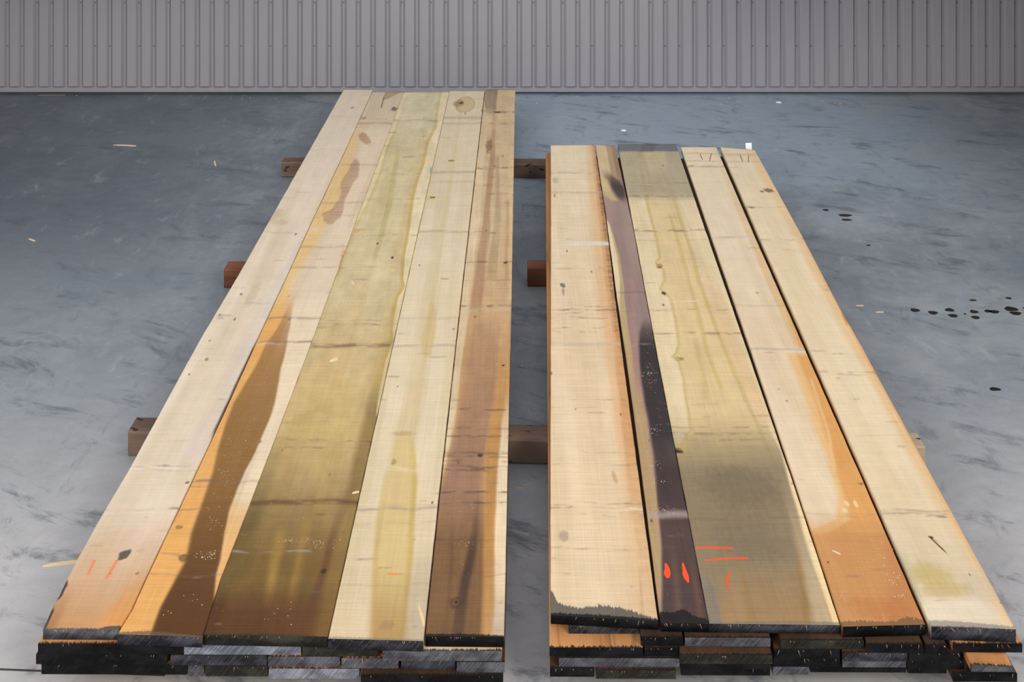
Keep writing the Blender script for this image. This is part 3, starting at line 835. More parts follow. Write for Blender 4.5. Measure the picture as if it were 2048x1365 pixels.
def p_R1(w):
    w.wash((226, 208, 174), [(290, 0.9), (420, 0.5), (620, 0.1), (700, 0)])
    w.stain((212, 160, 104), [(290, 1172, None), (440, 1182, None), (560, 1192, None), (640, 1202, None), (760, 1218, None), (850, 1228, None), (1000, 1246, None), (1100, 1252, None), (1243, 1260, None)], (24, 4),
            [(290, 0.40), (420, 0.5), (620, 0.6), (900, 0.6), (1243, 0.45)])
    w.stain((190, 132, 76), [(290, 1182, None), (440, 1198, None), (560, 1210, None), (640, 1222, None), (800, 1240, None), (920, 1250, None), (1000, 1258, None), (1100, 1274, None), (1243, 1280, None)], (9, 4),
            [(290, 0.4), (340, 0.65), (560, 0.55), (680, 0.55), (850, 0.65), (1000, 0.6), (1243, 0.5)], streak=0.3)
    w.stain((126, 86, 58), [(300, 1187, None), (420, 1203, None), (560, 1218, None), (640, 1228, None), (720, 1240, None)], (6, 3), [(300, 0.5), (400, 0.85), (560, 0.6), (680, 0.5), (740, 0)], streak=0.5)
    w.stain((150, 98, 50), [(1150, 1276, 1282), (1243, 1284, 1290)], (4, 4), [(1130, 0), (1180, 0.5), (1243, 0.5)])
    w.wash((212, 188, 148), [(880, 0), (1080, 0.35), (1243, 0.5)])
    w.band((178, 160, 130), 346, 2, 0.7); w.band((178, 160, 130), 385, 2, 0.5, broken=0.3)
    w.band((226, 218, 206), 488.5, 3.0, 0.95, 1140, None, broken=0.1); w.band((214, 202, 182), 488.5, 2.5, 0.7, broken=0.1)
    for y, h, op in ((613, 1.2, 0.7), (620, 1.3, 0.85), (628, 1, 0.6), (636, 1.2, 0.7), (655, 1.2, 0.75), (663, 1.2, 0.8), (800, 1.3, 0.5), (815, 1.0, 0.4), (1008, 1.6, 0.6), (1015, 2.0, 0.75),
                     (1032, 2, 0.4), (1097, 1.5, 0.5), (537, 1.2, 0.4), (905, 1.2, 0.35), (930, 1.1, 0.35)):
        w.band((112, 88, 66), y, h, op, broken=0.9)
    w.band((190, 174, 150), 688, 3, 0.7, broken=0.3); w.band((232, 222, 206), 1018, 2.6, 0.8, 1240, None)
    w.band((232, 214, 190), 711, 1.2, 0.7, 1215, None)
    w.blob((104, 94, 80), 1126, 571, 5, 5, 0.85); w.blob((128, 114, 92), 1126.5, 582, 2.5, 8, 0.6)
    w.blob((150, 136, 112), 1127, 1073, 9, 10, 0.6, soft=0.8); w.blob((186, 142, 86), 1229, 955, 4, 13, 0.6, 0.1, soft=0.8)
    w.blob((132, 116, 88), 1109, 391, 2, 4, 0.8); w.blob((150, 134, 108), 1111, 360, 6, 6, 0.4, soft=0.9)
    w.sealed((84, 82, 78), [(1096, 1172), (1101, 1174), (1106, 1185), (1111, 1203), (1118, 1209), (1160, 1216), (1200, 1212), (1240, 1215), (1262, 1221), (1285, 1230), (1320, 1240)], 9, 0.92)
    w.sealed((24, 22, 22), [(1096, 1226), (1150, 1228), (1250, 1233), (1320, 1240)], 5, 0.95)

def p_R2(w):
    w.stain((206, 182, 142), [(290, None, 1212), (340, None, 1222), (372, None, 1222), (392, None, 1216), (402, None, 1214)], (3, 8), [(290, 0.95), (370, 0.95), (398, 0)])
    w.stain((176, 150, 112), [(290, 1212, None), (345, 1222, None)], (8, 3), [(290, 0.8), (345, 0.7), (365, 0)])
    w.stain((128, 106, 84), [(290, 1222, None), (345, 1232, None), (370, 1238, None)], (6, 3), [(290, 0.5), (340, 0.6), (380, 0.4), (400, 0)])
    w.stain((206, 186, 132), [(350, 1196, 1212), (372, 1200, 1222), (392, 1212, 1232), (402, 1222, 1240)], (14, 18), 0.6)
    w.stain((66, 56, 54), [(343, 1204, 1218), (352, 1208, 1226), (362, 1216, 1238), (376, 1222, 1248), (390, 1230, 1252), (400, 1237, 1252), (408, 1246, 1254)], (20, 14), [(338, 0), (356, 0.7), (372, 0.95), (392, 0.9), (408, 0.35), (416, 0)])
    w.stain((156, 136, 122), [(402, 1238, 1256), (450, 1244, 1268), (520, 1262, 1282)], (8, 6), [(398, 0), (410, 0.7), (480, 0.5), (540, 0)])
    w.stain((228, 208, 168), [(432, None, 1212), (450, None, 1218), (480, None, 1227), (520, None, 1237), (560, None, 1241), (600, None, 1240), (640, None, 1242)], (3, 3), [(428, 0), (445, 0.95), (590, 0.9), (650, 0)])
    w.stain((196, 176, 112), [(450, 1217, 1222), (520, 1235, 1241), (560, 1240, 1246), (600, 1239, 1250), (680, 1244, 1260), (740, 1252, 1268)], (3, 4), [(440, 0), (480, 0.6), (740, 0.7), (790, 0)])
    w.stain((176, 148, 104), [(650, None, 1258), (740, None, 1270), (800, None, 1288), (860, None, 1298), (940, None, 1306), (1000, None, 1314), (1100, None, 1320), (1248, None, 1322)], (3, 6),
            [(620, 0), (700, 0.6), (800, 0.85), (1200, 0.9), (1248, 0.6)])
    w.stain((164, 128, 118), [(560, 1258, 1266), (640, 1262, 1272), (720, 1264, 1280), (790, 1272, 1288)], (8, 6), 0.6)
    w.stain((78, 61, 55), [(900, 1308, None), (1000, 1314, None), (1100, 1322, None), (1248, 1324, None)], (6, 3), [(860, 0), (940, 0.95), (1248, 1.0)])
    w.stain((112, 88, 74), [(1100, 1340, 1352), (1248, 1352, 1366)], (10, 10), [(1080, 0), (1140, 0.5), (1248, 0.5)])
    w.stain((118, 84, 68), [(1120, 1380, 1388), (1248, 1396, 1408)], (10, 8), [(1100, 0), (1160, 0.45), (1248, 0.4)])
    w.stain((44, 40, 42), [(636, 1288, 1296), (648, 1284, 1302), (665, 1280, None), (690, 1277, None), (740, 1280, None), (800, 1289, None), (860, 1300, None), (900, 1306, None), (960, 1314, None), (1040, 1322, None)], (8, 5),
            [(632, 0), (660, 0.7), (690, 0.95), (870, 0.95), (940, 0.55), (1000, 0.35), (1060, 0)])
    w.stain((62, 50, 48), [(870, 1312, 1330), (1000, 1326, 1345)], (12, 12), 0.4)
    w.band((172, 156, 148), 1030, 6, 0.75, broken=0.2); w.band((104, 84, 74), 585, 1, 0.6); w.band((168, 150, 138), 691, 2.5, 0.5); w.band((150, 134, 128), 1070, 3, 0.3, 1335, 1365)
    w.sealed((28, 24, 24), [(1312, 1232), (1322, 1222), (1340, 1226), (1352, 1224), (1366, 1218), (1376, 1224), (1392, 1234), (1420, 1240)], 6, 0.95)

def p_R3(w):
    w.blotch = 0.40
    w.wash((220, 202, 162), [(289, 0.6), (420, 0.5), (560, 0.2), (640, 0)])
    hl = [(303, 1279), (360, 1286), (400, 1293), (440, 1303), (480, 1313), (515, 1319), (526, 1311), (540, 1326), (562, 1328), (578, 1320), (588, 1330), (600, 1342), (640, 1350), (690, 1357), (706, 1352), (714, 1344),
          (724, 1356), (760, 1367), (820, 1377), (860, 1382), (890, 1362), (905, 1356), (915, 1372), (960, 1380)]
    hr = [(303, 1316), (400, 1349), (440, 1362), (520, 1387), (600, 1412), (660, 1432), (740, 1468), (800, 1492), (860, 1520), (920, 1545), (960, 1556)]
    def rx(y, t):
        for (a, b), (c, d) in zip(t[:-1], t[1:]):
            if a <= y <= c: return b + (d - b) * (y - a) / (c - a)
        return t[-1][1]
    w.stain((212, 188, 136), [(y, x, rx(y, hr)) for y, x in hl], (5, 8), [(303, 0.5), (420, 0.7), (600, 0.8), (960, 0.85)])
    w.stain((184, 158, 86), [(y, x - 3, x + 3) for y, x in hl], (4, 6), [(303, 0.55), (560, 0.5), (900, 0.55)])
    w.stain((186, 160, 92), [(y, x - 4, x + 4) for y, x in hr], (6, 6), [(303, 0.2), (420, 0.45), (700, 0.6), (900, 0.5), (960, 0.2)])
    w.stain((188, 166, 96), [(430, 1338, 1344), (520, 1362, 1370), (600, 1385, 1392), (700, 1410, 1418), (780, 1440, 1448)], (6, 6), 0.5)
    w.stain((186, 160, 100), [(680, 1385, 1396), (740, 1398, 1412), (800, 1405, 1420)], (10, 10), 0.4)
    w.stain((214, 176, 124), [(540, 1400, 1420), (700, 1450, 1480), (850, 1520, 1545)], (20, 20), [(520, 0), (640, 0.4), (800, 0.6), (880, 0)])
    # grey weathered part near the camera
    gr = [(860, 1540), (900, 1560), (960, 1577), (1050, 1602), (1150, 1632), (1251, 1660)]
    w.stain((164, 144, 106), [(y, None, x) for y, x in gr], (4, 6), [(820, 0), (870, 0.5), (940, 0.7)])
    w.stain((130, 115, 88), [(y, None, x) for y, x in gr], (4, 7), [(860, 0), (910, 0.55), (945, 0.9), (1100, 0.95), (1180, 0.85), (1251, 0.7)])
    w.blob((112, 100, 80), 1480, 975, 70, 40, 0.6, soft=0.9); w.blob((116, 103, 84), 1500, 1080, 60, 50, 0.45, soft=0.9)
    w.stain((160, 124, 82), [(1130, 1440, 1650), (1251, 1430, 1680)], (30, 12), [(1120, 0), (1190, 0.5), (1251, 0.8)])
    w.stain((140, 108, 58), [(1000, 1578, 1590), (1080, 1592, 1606), (1180, 1600, 1616), (1251, 1606, 1618)], (9, 9), [(980, 0), (1080, 0.65), (1200, 0.7), (1251, 0.5)])
    w.stain((146, 114, 64), [(1120, 1470, 1480), (1180, 1484, 1500), (1251, 1500, 1516)], (9, 9), [(1110, 0), (1170, 0.55), (1251, 0.4)])
    w.stain((122, 116, 106), [(1155, None, 1412), (1175, None, 1428), (1251, None, 1448)], (4, 5), [(1145, 0), (1165, 0.6), (1251, 0.65)])
    w.stain((232, 204, 152), [(900, 1563, None), (960, 1580, None), (1050, 1606, None), (1150, 1638, None), (1251, 1664, None)], (5, 3), [(880, 0), (940, 0.7), (1251, 0.9)])
    w.stain((196, 176, 140), [(960, 1560, 1580), (1100, 1596, 1620), (1251, 1630, 1662)], (14, 6), [(940, 0), (1040, 0.4), (1251, 0.7)])
    # far end weathering and sealer
    w.wash((164, 154, 128), [(296, 0.85), (340, 0.8), (384, 0.85), (393, 0.7), (402, 0.1), (410, 0)])
    w.stain((206, 188, 146), [(303, 1286, 1330), (345, 1300, 1335)], (14, 14), [(300, 0.5), (335, 0.4), (355, 0)])
    w.stain((176, 160, 124), [(303, 1275, 1283), (400, 1289, 1297)], (4, 6), 0.6)
    w.wash((112, 114, 114), [(289, 1.0), (301, 1.0), (305, 0.0)])
    w.stain((92, 92, 88), [(288, 1286, 1312), (303, 1280, 1306)], (6, 6), [(288, 0.6), (302, 0.6), (306, 0)])
    w.blob((50, 38, 24), 1328, 587, 5, 4, 0.9); w.blob((150, 118, 62), 1318, 532, 7, 5, 0.7); w.blob((120, 84, 40), 1320, 535, 4, 2, 0.7); w.blob((210, 176, 100), 1415, 612, 6, 5, 0.7)
    w.blob((40, 32, 26), 1357, 902, 9, 5, 0.95, -0.5); w.blob((186, 160, 96), 1366, 892, 14, 10, 0.5, soft=0.9)
    w.blob((170, 140, 88), 1358, 719, 9, 5, 0.6); w.blob((140, 104, 60), 1362, 718, 4, 2, 0.7)
    for y, h, op in ((393, 1.6, 0.6), (366, 1.2, 0.4), (461, 1.8, 0.7), (481, 1.1, 0.35), (620, 1.3, 0.5), (667, 2.2, 0.65), (855, 1.5, 0.5), (868, 2.2, 0.55), (880, 1.6, 0.4), (1036, 1.4, 0.4), (1085, 1.2, 0.35)):
        w.band((118, 90, 70), y, h, op, broken=0.6)
    w.band((236, 220, 188), 603, 1.0, 0.8, 1345, 1395, broken=0.2)
    w.sealed((118, 108, 92), [(1410, 1246), (1500, 1243), (1600, 1243), (1690, 1245)], 4, 0.7)

def p_R4(w):
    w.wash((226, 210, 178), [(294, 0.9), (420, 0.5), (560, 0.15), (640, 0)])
    w.stain((214, 178, 126), [(300, 1424, None), (470, 1494, None), (600, 1548, None), (650, 1570, None), (700, 1592, None)], (9, 4), [(294, 0.2), (420, 0.5), (600, 0.8), (690, 0.9), (702, 0.2), (708, 0)])
    w.stain((206, 152, 92), [(560, 1545, None), (700, 1600, None)], (7, 4), [(550, 0), (640, 0.5), (694, 0.7), (702, 0)])
    w.stain((222, 178, 116), [(702, 1570, None), (751, 1592, None), (803, 1612, None), (854, 1626, None), (918, 1655, None), (944, 1662, None), (995, 1676, None), (1040, 1670, None), (1070, 1600, None)], (14, 4), [(704, 0), (712, 0.8), (1070, 0.9)])
    w.stain((212, 152, 84), [(704, 1590, None), (751, 1608, None), (803, 1632, None), (854, 1644, None), (918, 1668, None), (995, 1690, None), (1040, 1700, None), (1070, 1650, None)], (12, 4), [(704, 0), (714, 0.75), (860, 0.85), (960, 0.9), (1070, 0.8)])
    w.stain((228, 190, 136), [(760, 1620, 1626), (860, 1652, 1658), (940, 1668, 1674)], (4, 4), 0.6)
    w.wash((190, 136, 84), [(1018, 0), (1050, 0.35), (1064, 0.55), (1072, 0.85), (1150, 0.92), (1254, 0.95)])
    w.stain((184, 122, 74), [(1070, 1760, None), (1150, 1780, None), (1254, 1770, None)], (26, 4), [(1060, 0), (1100, 0.6), (1254, 0.8)])
    w.blob((176, 104, 56), 1760, 1215, 60, 22, 0.35, soft=0.9)
    w.blob((230, 208, 170), 1693, 1007, 5, 5, 0.7); w.blob((232, 210, 172), 1711, 1008, 4, 8, 0.6); w.blob((230, 208, 170), 1690, 1022, 5, 5, 0.6); w.blob((190, 160, 116), 1557, 779, 3, 2, 0.7)
    for y, op in ((475, 0.5), (699, 0.6), (611, 0.3), (1030, 0.3), (333, 0.6)):
        w.band(G, y, 1.8, op, broken=0.4)
    w.band((226, 216, 204), 476, 2.5, 0.6, 1470, None); w.band((224, 212, 200), 702, 2.2, 0.7)
    w.band((186, 142, 92), 333, 1.5, 0.8, 1376, 1400)
    w.band((172, 154, 124), 307.5, 0.8, 0.8, broken=0.1); w.band((172, 154, 124), 322.5, 0.8, 0.7, broken=0.1)
    w.blob((60, 36, 28), 1656, 1125, 2, 2, 0.9); w.blob((110, 76, 60), 1863 - 140, 968, 5, 3, 0.6)
    w.sealed((112, 84, 58), [(1682, 1245), (1720, 1241), (1760, 1244), (1790, 1243), (1812, 1236), (1819, 1228), (1826, 1236), (1852, 1240)], 6, 0.8)

def p_R5(w):
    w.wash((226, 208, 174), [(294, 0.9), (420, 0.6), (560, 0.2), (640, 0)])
    w.stain((220, 182, 128), [(300, 1492, None), (470, 1585, None), (640, 1672, None), (700, 1705, None), (850, 1785, None), (960, 1845, None), (1100, 1920, None), (1258, 2005, None)], (16, 4), [(300, 0.5), (640, 0.65), (1258, 0.75)])
    w.stain((214, 150, 84), [(500, 1612, None), (700, 1722, None), (850, 1802, None), (960, 1862, None), (1100, 1938, None), (1258, 2024, None)], (6, 3), [(420, 0), (560, 0.4), (900, 0.7), (1258, 0.6)])
    w.wash((208, 186, 148), [(820, 0), (1050, 0.4), (1258, 0.55)])
    w.stain((206, 136, 64), [(622, 1682, None), (632, 1684, None), (650, 1692, None)], (3, 3), 0.85, 0)
    w.stain((206, 188, 158), [(860, None, 1800), (1000, None, 1860), (1150, None, 1960), (1258, None, 2000)], (4, 24), [(1020, 0), (1080, 0.5), (1258, 0.5)])
    w.blob((188, 168, 100), 1858, 1150, 46, 24, 0.75, soft=0.9, ragged=0.3); w.blob((188, 164, 104), 1890, 1180, 48, 16, 0.6, soft=0.9, ragged=0.3)
    w.blob((190, 176, 150), 1970, 1175, 40, 30, 0.4, soft=0.9)
    w.stain((222, 210, 182), [(1198, None, 1960), (1240, None, 2005)], (4, 30), [(1192, 0), (1206, 0.7), (1236, 0.7), (1250, 0.2)])
    w.blob((120, 84, 54), 1537, 381, 8, 4.5, 0.85, 0.3); w.blob((140, 102, 66), 1524, 383, 4, 2, 0.8); w.blob((126, 98, 68), 1504, 415, 7, 1.6, 0.8); w.blob((150, 120, 84), 1498, 414, 6, 2.5, 0.4)
    w.line((78, 48, 22), 1858, 1074, 1899, 1112, 3.0, 0.95); w.blob((52, 34, 20), 1861, 1075, 6, 3, 0.95, -0.4)
    w.line((170, 120, 66), 1866, 1077, 1884, 1092, 2.5, 0.7)
    w.blob((200, 160, 80), 1676, 757, 5, 2, 0.5); w.blob((80, 46, 36), 2001, 1207, 2.5, 2, 0.9)
    for y, h, op in ((479, 1.5, 0.6), (744, 1.6, 0.5), (749, 2, 0.45), (1022, 1.8, 0.55), (1029, 2.4, 0.6), (1033, 1.4, 0.5), (415, 1.2, 0.3), (872, 1.0, 0.3), (1203, 1.2, 0.4)):
        w.band((140, 120, 104), y, h, op, broken=0.6)
    w.band((94, 74, 62), 1032, 2.2, 0.8, 1872, 1890, broken=0.1)
    w.band((172, 154, 124), 308, 0.8, 0.7, broken=0.1); w.band((172, 154, 124), 311, 0.8, 0.6, broken=0.2); w.band((172, 154, 124), 323.5, 0.8, 0.7, broken=0.1)
    w.stain((188, 180, 142), [(1100, None, 1812), (1180, None, 1836), (1258, None, 1866)], (3, 4), [(1090, 0), (1130, 0.7), (1190, 0.6), (1220, 0)])
    w.sealed((150, 142, 130), [(1858, 1241), (1900, 1242), (1960, 1247), (2034, 1254)], 4, 0.9)
    w.sealed((64, 62, 62), [(1858, 1252), (1900, 1253), (1960, 1255), (2034, 1260)], 3, 0.9)

pal, pal2 = (224, 206, 176), (214, 194, 162)
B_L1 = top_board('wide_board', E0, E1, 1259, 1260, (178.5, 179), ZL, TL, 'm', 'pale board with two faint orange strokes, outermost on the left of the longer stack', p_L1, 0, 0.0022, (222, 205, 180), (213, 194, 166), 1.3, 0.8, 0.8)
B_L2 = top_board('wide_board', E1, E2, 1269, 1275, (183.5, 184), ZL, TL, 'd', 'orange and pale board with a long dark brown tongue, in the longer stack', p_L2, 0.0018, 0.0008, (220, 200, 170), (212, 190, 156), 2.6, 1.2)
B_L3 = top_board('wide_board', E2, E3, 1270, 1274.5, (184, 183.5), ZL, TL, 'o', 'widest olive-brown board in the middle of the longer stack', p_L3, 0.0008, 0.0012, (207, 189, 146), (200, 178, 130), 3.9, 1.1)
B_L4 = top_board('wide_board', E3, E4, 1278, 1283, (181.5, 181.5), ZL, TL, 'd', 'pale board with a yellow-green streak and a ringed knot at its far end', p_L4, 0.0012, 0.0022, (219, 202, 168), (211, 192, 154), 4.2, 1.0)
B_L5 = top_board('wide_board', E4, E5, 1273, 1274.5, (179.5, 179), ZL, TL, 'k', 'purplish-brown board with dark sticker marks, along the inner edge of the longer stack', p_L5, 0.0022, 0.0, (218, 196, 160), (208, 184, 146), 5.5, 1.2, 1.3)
# the shorter stack
A0 = [(1101.5,1231),(1101,1000),(1101.5,700),(1102,440),(1101.5,290)]
A1 = [(1316,1243),(1283.4,999),(1248.7,740),(1230,594),(1212,440),(1189,290)]
A2l = [(1321.5,1246),(1285.5,960),(1256,740),(1234,594),(1213.5,440),(1191,290)]
A2r = [(1417.5,1248),(1369,999),(1319,740),(1263,440),(1230,292)]
A3l = [(1419,1248),(1370.5,999),(1320.5,740),(1264.5,440),(1236,292)]
A3r = [(1680,1250),(1584,960),(1494,700),(1414,470),(1352,289)]
A4l = [(1685,1253),(1589.5,960),(1502.5,700),(1422.5,470),(1362,294)]
A4r = [(1850.5,1250),(1725,960),(1610,700),(1508,470),(1432,294)]
A5l = [(1862,1253),(1733.5,960),(1619.5,700),(1517.5,470),(1441,294)]
A5r = [(2031.5,1259),(1868,960),(1727,700),(1696,645),(1690,636),(1603,470),(1509.5,300)]
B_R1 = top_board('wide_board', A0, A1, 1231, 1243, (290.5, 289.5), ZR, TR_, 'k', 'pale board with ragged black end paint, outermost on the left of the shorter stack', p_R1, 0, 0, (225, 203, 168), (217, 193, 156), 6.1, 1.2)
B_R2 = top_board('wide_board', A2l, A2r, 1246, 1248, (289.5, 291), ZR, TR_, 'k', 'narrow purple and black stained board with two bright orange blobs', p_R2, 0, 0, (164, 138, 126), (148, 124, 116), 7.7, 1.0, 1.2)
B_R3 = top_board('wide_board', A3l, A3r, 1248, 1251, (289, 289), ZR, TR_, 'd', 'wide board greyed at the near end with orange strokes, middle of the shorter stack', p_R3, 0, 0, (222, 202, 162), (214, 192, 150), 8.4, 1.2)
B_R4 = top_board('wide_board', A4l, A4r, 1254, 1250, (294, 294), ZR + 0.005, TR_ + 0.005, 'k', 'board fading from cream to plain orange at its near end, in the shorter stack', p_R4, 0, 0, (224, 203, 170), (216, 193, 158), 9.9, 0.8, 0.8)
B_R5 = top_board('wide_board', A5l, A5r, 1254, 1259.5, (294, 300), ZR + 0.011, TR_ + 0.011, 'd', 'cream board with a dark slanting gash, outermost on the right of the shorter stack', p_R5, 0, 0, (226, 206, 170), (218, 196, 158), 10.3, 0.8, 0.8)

# crayon and pencil marks
ribbon('crayon_stroke', [(189, 1121), (184, 1132), (175, 1151)], [6, 7, 5], ZL, PAINT_FADED, B_L1)
ribbon('crayon_stroke', [(234, 1121), (224, 1138), (212, 1159)], [6, 7, 5], ZL, PAINT_FADED, B_L1)
ribbon('crayon_stroke', [(774, 1148.5), (786, 1149), (798, 1149)], [3, 6, 3], ZL, PAINT_FADED, B_L4)
ribbon('crayon_stroke', [(1391, 1096), (1420, 1095.8), (1445, 1096.6), (1466, 1097.2)], [4, 7, 7, 6], ZR, PAINT_ORANGE, B_R3)
ribbon('crayon_stroke', [(1408, 1121.5), (1425, 1120.5), (1445, 1118.5), (1470, 1117.5), (1496, 1117.5)], [3, 5, 6, 6, 6], ZR, PAINT_ORANGE, B_R3)
ribbon('crayon_stroke', [(1460, 1147.5), (1456.5, 1153), (1454.5, 1161), (1455.5, 1170), (1458, 1180)], [6, 7, 6, 5, 3], ZR, PAINT_ORANGE, B_R3)
ribbon('crayon_blob', [(1331, 1128), (1333, 1133), (1334.5, 1139), (1334.5, 1145), (1334.5, 1151), (1336, 1157)], [7, 10, 14, 18, 18, 8], ZR, PAINT_ORANGE, B_R2)
ribbon('crayon_blob', [(1365.5, 1127), (1367, 1134), (1369, 1142), (1370.5, 1150), (1373, 1157), (1377, 1166)], [5, 8, 11, 16, 14, 4], ZR, PAINT_ORANGE, B_R2)
ribbon('chalk_mark', [(862.5, 335), (861.5, 340), (859.5, 347)], [5, 9, 4], ZL, CHALK, B_L3)
ribbon('pencil_stroke', [(1400, 308), (1402.5, 314), (1405, 320)], [3.5, 4, 3], ZR + 0.005, PENCIL, B_R4)
ribbon('pencil_stroke', [(1422.5, 307.5), (1421, 315), (1419, 322)], [3.5, 4, 3], ZR + 0.005, PENCIL, B_R4)
ribbon('pencil_stroke', [(1480, 310), (1483, 317), (1485.5, 323)], [3.5, 4, 3], ZR + 0.011, PENCIL, B_R5)
ribbon('pencil_stroke', [(1497, 311), (1497, 318), (1496.5, 325)], [3.5, 4, 3], ZR + 0.011, PENCIL, B_R5)

# ------------------------------------------------------------------ lower layers: (x left, x right, row of the front upper edge, end colour, wood colour)
left_low = [
  [(76, 366, 1288, 'k', 't'), (368, 602, 1289.5, 'g', 'p'), (605, 758, 1293, 'o', 'b'), (766, 1004, 1302, 'm', 'p')],
  [(72, 334, 1309, 'k', 'b'), (341, 534, 1311, 'd', 'b'), (536, 680, 1314, 'm', 't'), (683, 797, 1317, 'm', 't'), (802, 911, 1319, 'd', 'b'), (914, 1009, 1325, 'm', 'b')],
  [(83, 374, 1329, 'k', 't'), (376, 408, 1333, 'm', 'p'), (411, 536, 1333, 'o', 'b'), (538, 719, 1338, 'g', 't'), (722, 1006, 1351, 'k', 'b')],
]
right_low = [
  [(1137, 1278, 1251, 'd', 'b'), (1282, 1366, 1275, 'k', 'b'), (1370, 1541, 1276, 'm', 'b'), (1562, 1728, 1281, 'o', 'b'), (1735, 1846, 1289, 'k', 'b'), (1853, 1894, 1291, 'k', 'b'), (1906, 2045, 1288, 'k', 't')],
  [(1099, 1286, 1296, 'k', 't'), (1289, 1357, 1296, 'k', 'b'), (1361, 1545, 1311, 'o', 'b'), (1549, 1680, 1300, 'k', 'b'), (1687, 1815, 1306, 'd', 'b'), (1819, 1921, 1306, 'k', 'b'), (1942, 2031, 1327, 'm', 't')],
  [(1118, 1359, 1317, 'm', 'b'), (1363, 1541, 1322, 'k', 'b'), (1547, 1680, 1317, 'k', 'b'), (1685, 1812, 1318, 'm', 'b'), (1816, 1928, 1321, 'k', 'b'), (1934, 2024, 1333, 'k', 'b')],
  [(1100, 1189, 1337, 'k', 'b'), (1192, 1352, 1341, 'o', 'b'), (1362, 1540, 1334, 'k', 'b'), (1546, 1617, 1333, 'm', 'b'), (1621, 1812, 1328, 'k', 'b'), (1816, 1893, 1330, 'k', 'b'), (1906, 2034, 1347, 'k', 'b')],
]
ordn = ['first', 'second', 'third', 'fourth', 'fifth', 'sixth', 'seventh']
endw = {'k': 'black', 'd': 'charcoal', 'o': 'olive-charcoal', 'g': 'blue-grey', 'm': 'mid-grey'}
def low_stack(layers, ztop, thick, side, slopes, y_end, name_side):
    for li, layer in enumerate(layers):
        z = ztop - thick * (li + 1) - 0.0004
        n = len(layer)
        for bi, (xl, xr, y, e, wd) in enumerate(layer):
            a, b = P(xl, y, z), P(xr, y + (xr - xl) * 0.004, z)
            yend = y_end + 0.02 * math.sin(li * 3.1 + bi * 1.7)
            def sl(x): 
                t = (x - slopes[0]) / (slopes[2] - slopes[0]); return slopes[1] + (slopes[3] - slopes[1]) * t
            sa, sb = sl(a.x), sl(b.x)
            if name_side == 'shorter' and li == 1 and bi == 0: sa -= 0.0052; yend = 6.60     # sticks out along the gap
            L = [a, Vector((a.x + sa * (yend - a.y), yend, z))]
            R = [b, Vector((b.x + sb * (yend - b.y), yend, z))]
            live = (name_side == 'shorter' and li == 1 and bi == n - 1)
            bm = board_mesh(L, R, thick - 0.0008, 16 if not live else 60, 0.0015 if not live else 0.006, li * 5 + bi)
            if live:                                   # waney edge: the near corner is rounded and hollowed
                for v in bm.verts:
                    if v.co.z > z - 0.004:
                        t = (v.co.x - a.x) / (b.x - a.x)
                        if v.co.y < a.y + 0.03: v.co.z -= 0.0035
                        if t > 0.7: v.co.z -= 0.006; v.co.x -= 0.006
            org = Vector(((a.x + b.x) / 2, (a.y + yend) / 2, z - thick))
            o = mesh_obj('stacked_board', bm, [LOWS[wd], ENDS[e]], None, org)
            o['near_end'] = float(a.y - org.y)
            pos = 'leftmost' if bi == 0 else ('rightmost' if bi == n - 1 else ordn[bi] + ' from left')
            tag(o, '%s-ended board in the %s layer of the %s stack, %s' % (endw[e], ordn[li + 1], name_side, pos), 'board', 'lower boards of the %s stack' % name_side)
            if e in 'kdo' or wd == 't': fray(o, L[0], R[0], thick, 4, 100 + li * 10 + bi, SPLINTER, 0.003, 0.014)
low_stack(left_low, ZL, TL, 'l', (-1.24, 0.0117, -0.02, 0.0087), 7.70, 'longer')
low_stack(right_low, ZR, TR_, 'r', (0.10, 0.0330, 1.33, 0.0328), 6.46, 'shorter')

# ------------------------------------------------------------------ support timbers
def timber(label, x0, x1, yc, yaw, mat, w=0.092, h=0.0895, gouge=False, seed=0):
    bm = bmesh.new()
    L = x1 - x0
    n = max(6, int(L / 0.06))
    rings = []
    c = 0.006
    prof = [(-w/2 + c, 0), (w/2 - c, 0), (w/2, c), (w/2, h - c), (w/2 - c, h), (-w/2 + c, h), (-w/2, h - c), (-w/2, c)]
    for i in range(n + 1):
        x = -L / 2 + L * i / n
        ring = []
        for k, (yy, zz) in enumerate(prof):
            j = mnoise.noise(Vector((x * 6, k * 3.3 + seed, seed))) * 0.003
            d = 0.0
            if gouge and k in (6, 5): d = 0.010 * max(0.0, mnoise.noise(Vector((x * 11, 5.0, k * 1.0))))
            ring.append(bm.verts.new((x, yy + j, min(h, max(0.0, zz + (j if 0 < zz < h - 0.001 else 0) - d)))))
        rings.append(ring)
    for a, b in zip(rings[:-1], rings[1:]):
        for k in range(8): bm.faces.new((a[k], a[(k + 1) % 8], b[(k + 1) % 8], b[k]))
    bm.faces.new(rings[0]); bm.faces.new(list(reversed(rings[-1])))
    o = mesh_obj('support_timber', bm, mat)
    o.location = ((x0 + x1) / 2, yc, 0)
    o.rotation_euler = (0, 0, yaw)
    tag(o, label, 'timber', 'timbers under the stacks')
    return o
timber('weathered square timber crossing the gap under both stacks, nearest the camera', -1.375, 0.36, 3.958, -0.033, TIMBER_GREY, gouge=True, seed=1)
timber('pale-ended timber just peeking out at the right of the shorter stack', 0.46, 1.447, 3.895, 0.0, TIMBER_PALE, 0.086, seed=2)
timber('reddish-brown timber poking out left of the longer stack, halfway along', -1.367, -0.06, 5.265, 0.0, TIMBER_RED, seed=3)
timber('reddish-brown timber end in the gap, halfway along the shorter stack', 0.074, 1.30, 5.278, 0.0, TIMBER_RED, seed=4)
timber('grey-brown timber crossing the gap farthest from the camera', -1.392, 0.95, 6.672, -0.014, TIMBER_GREY, seed=5)

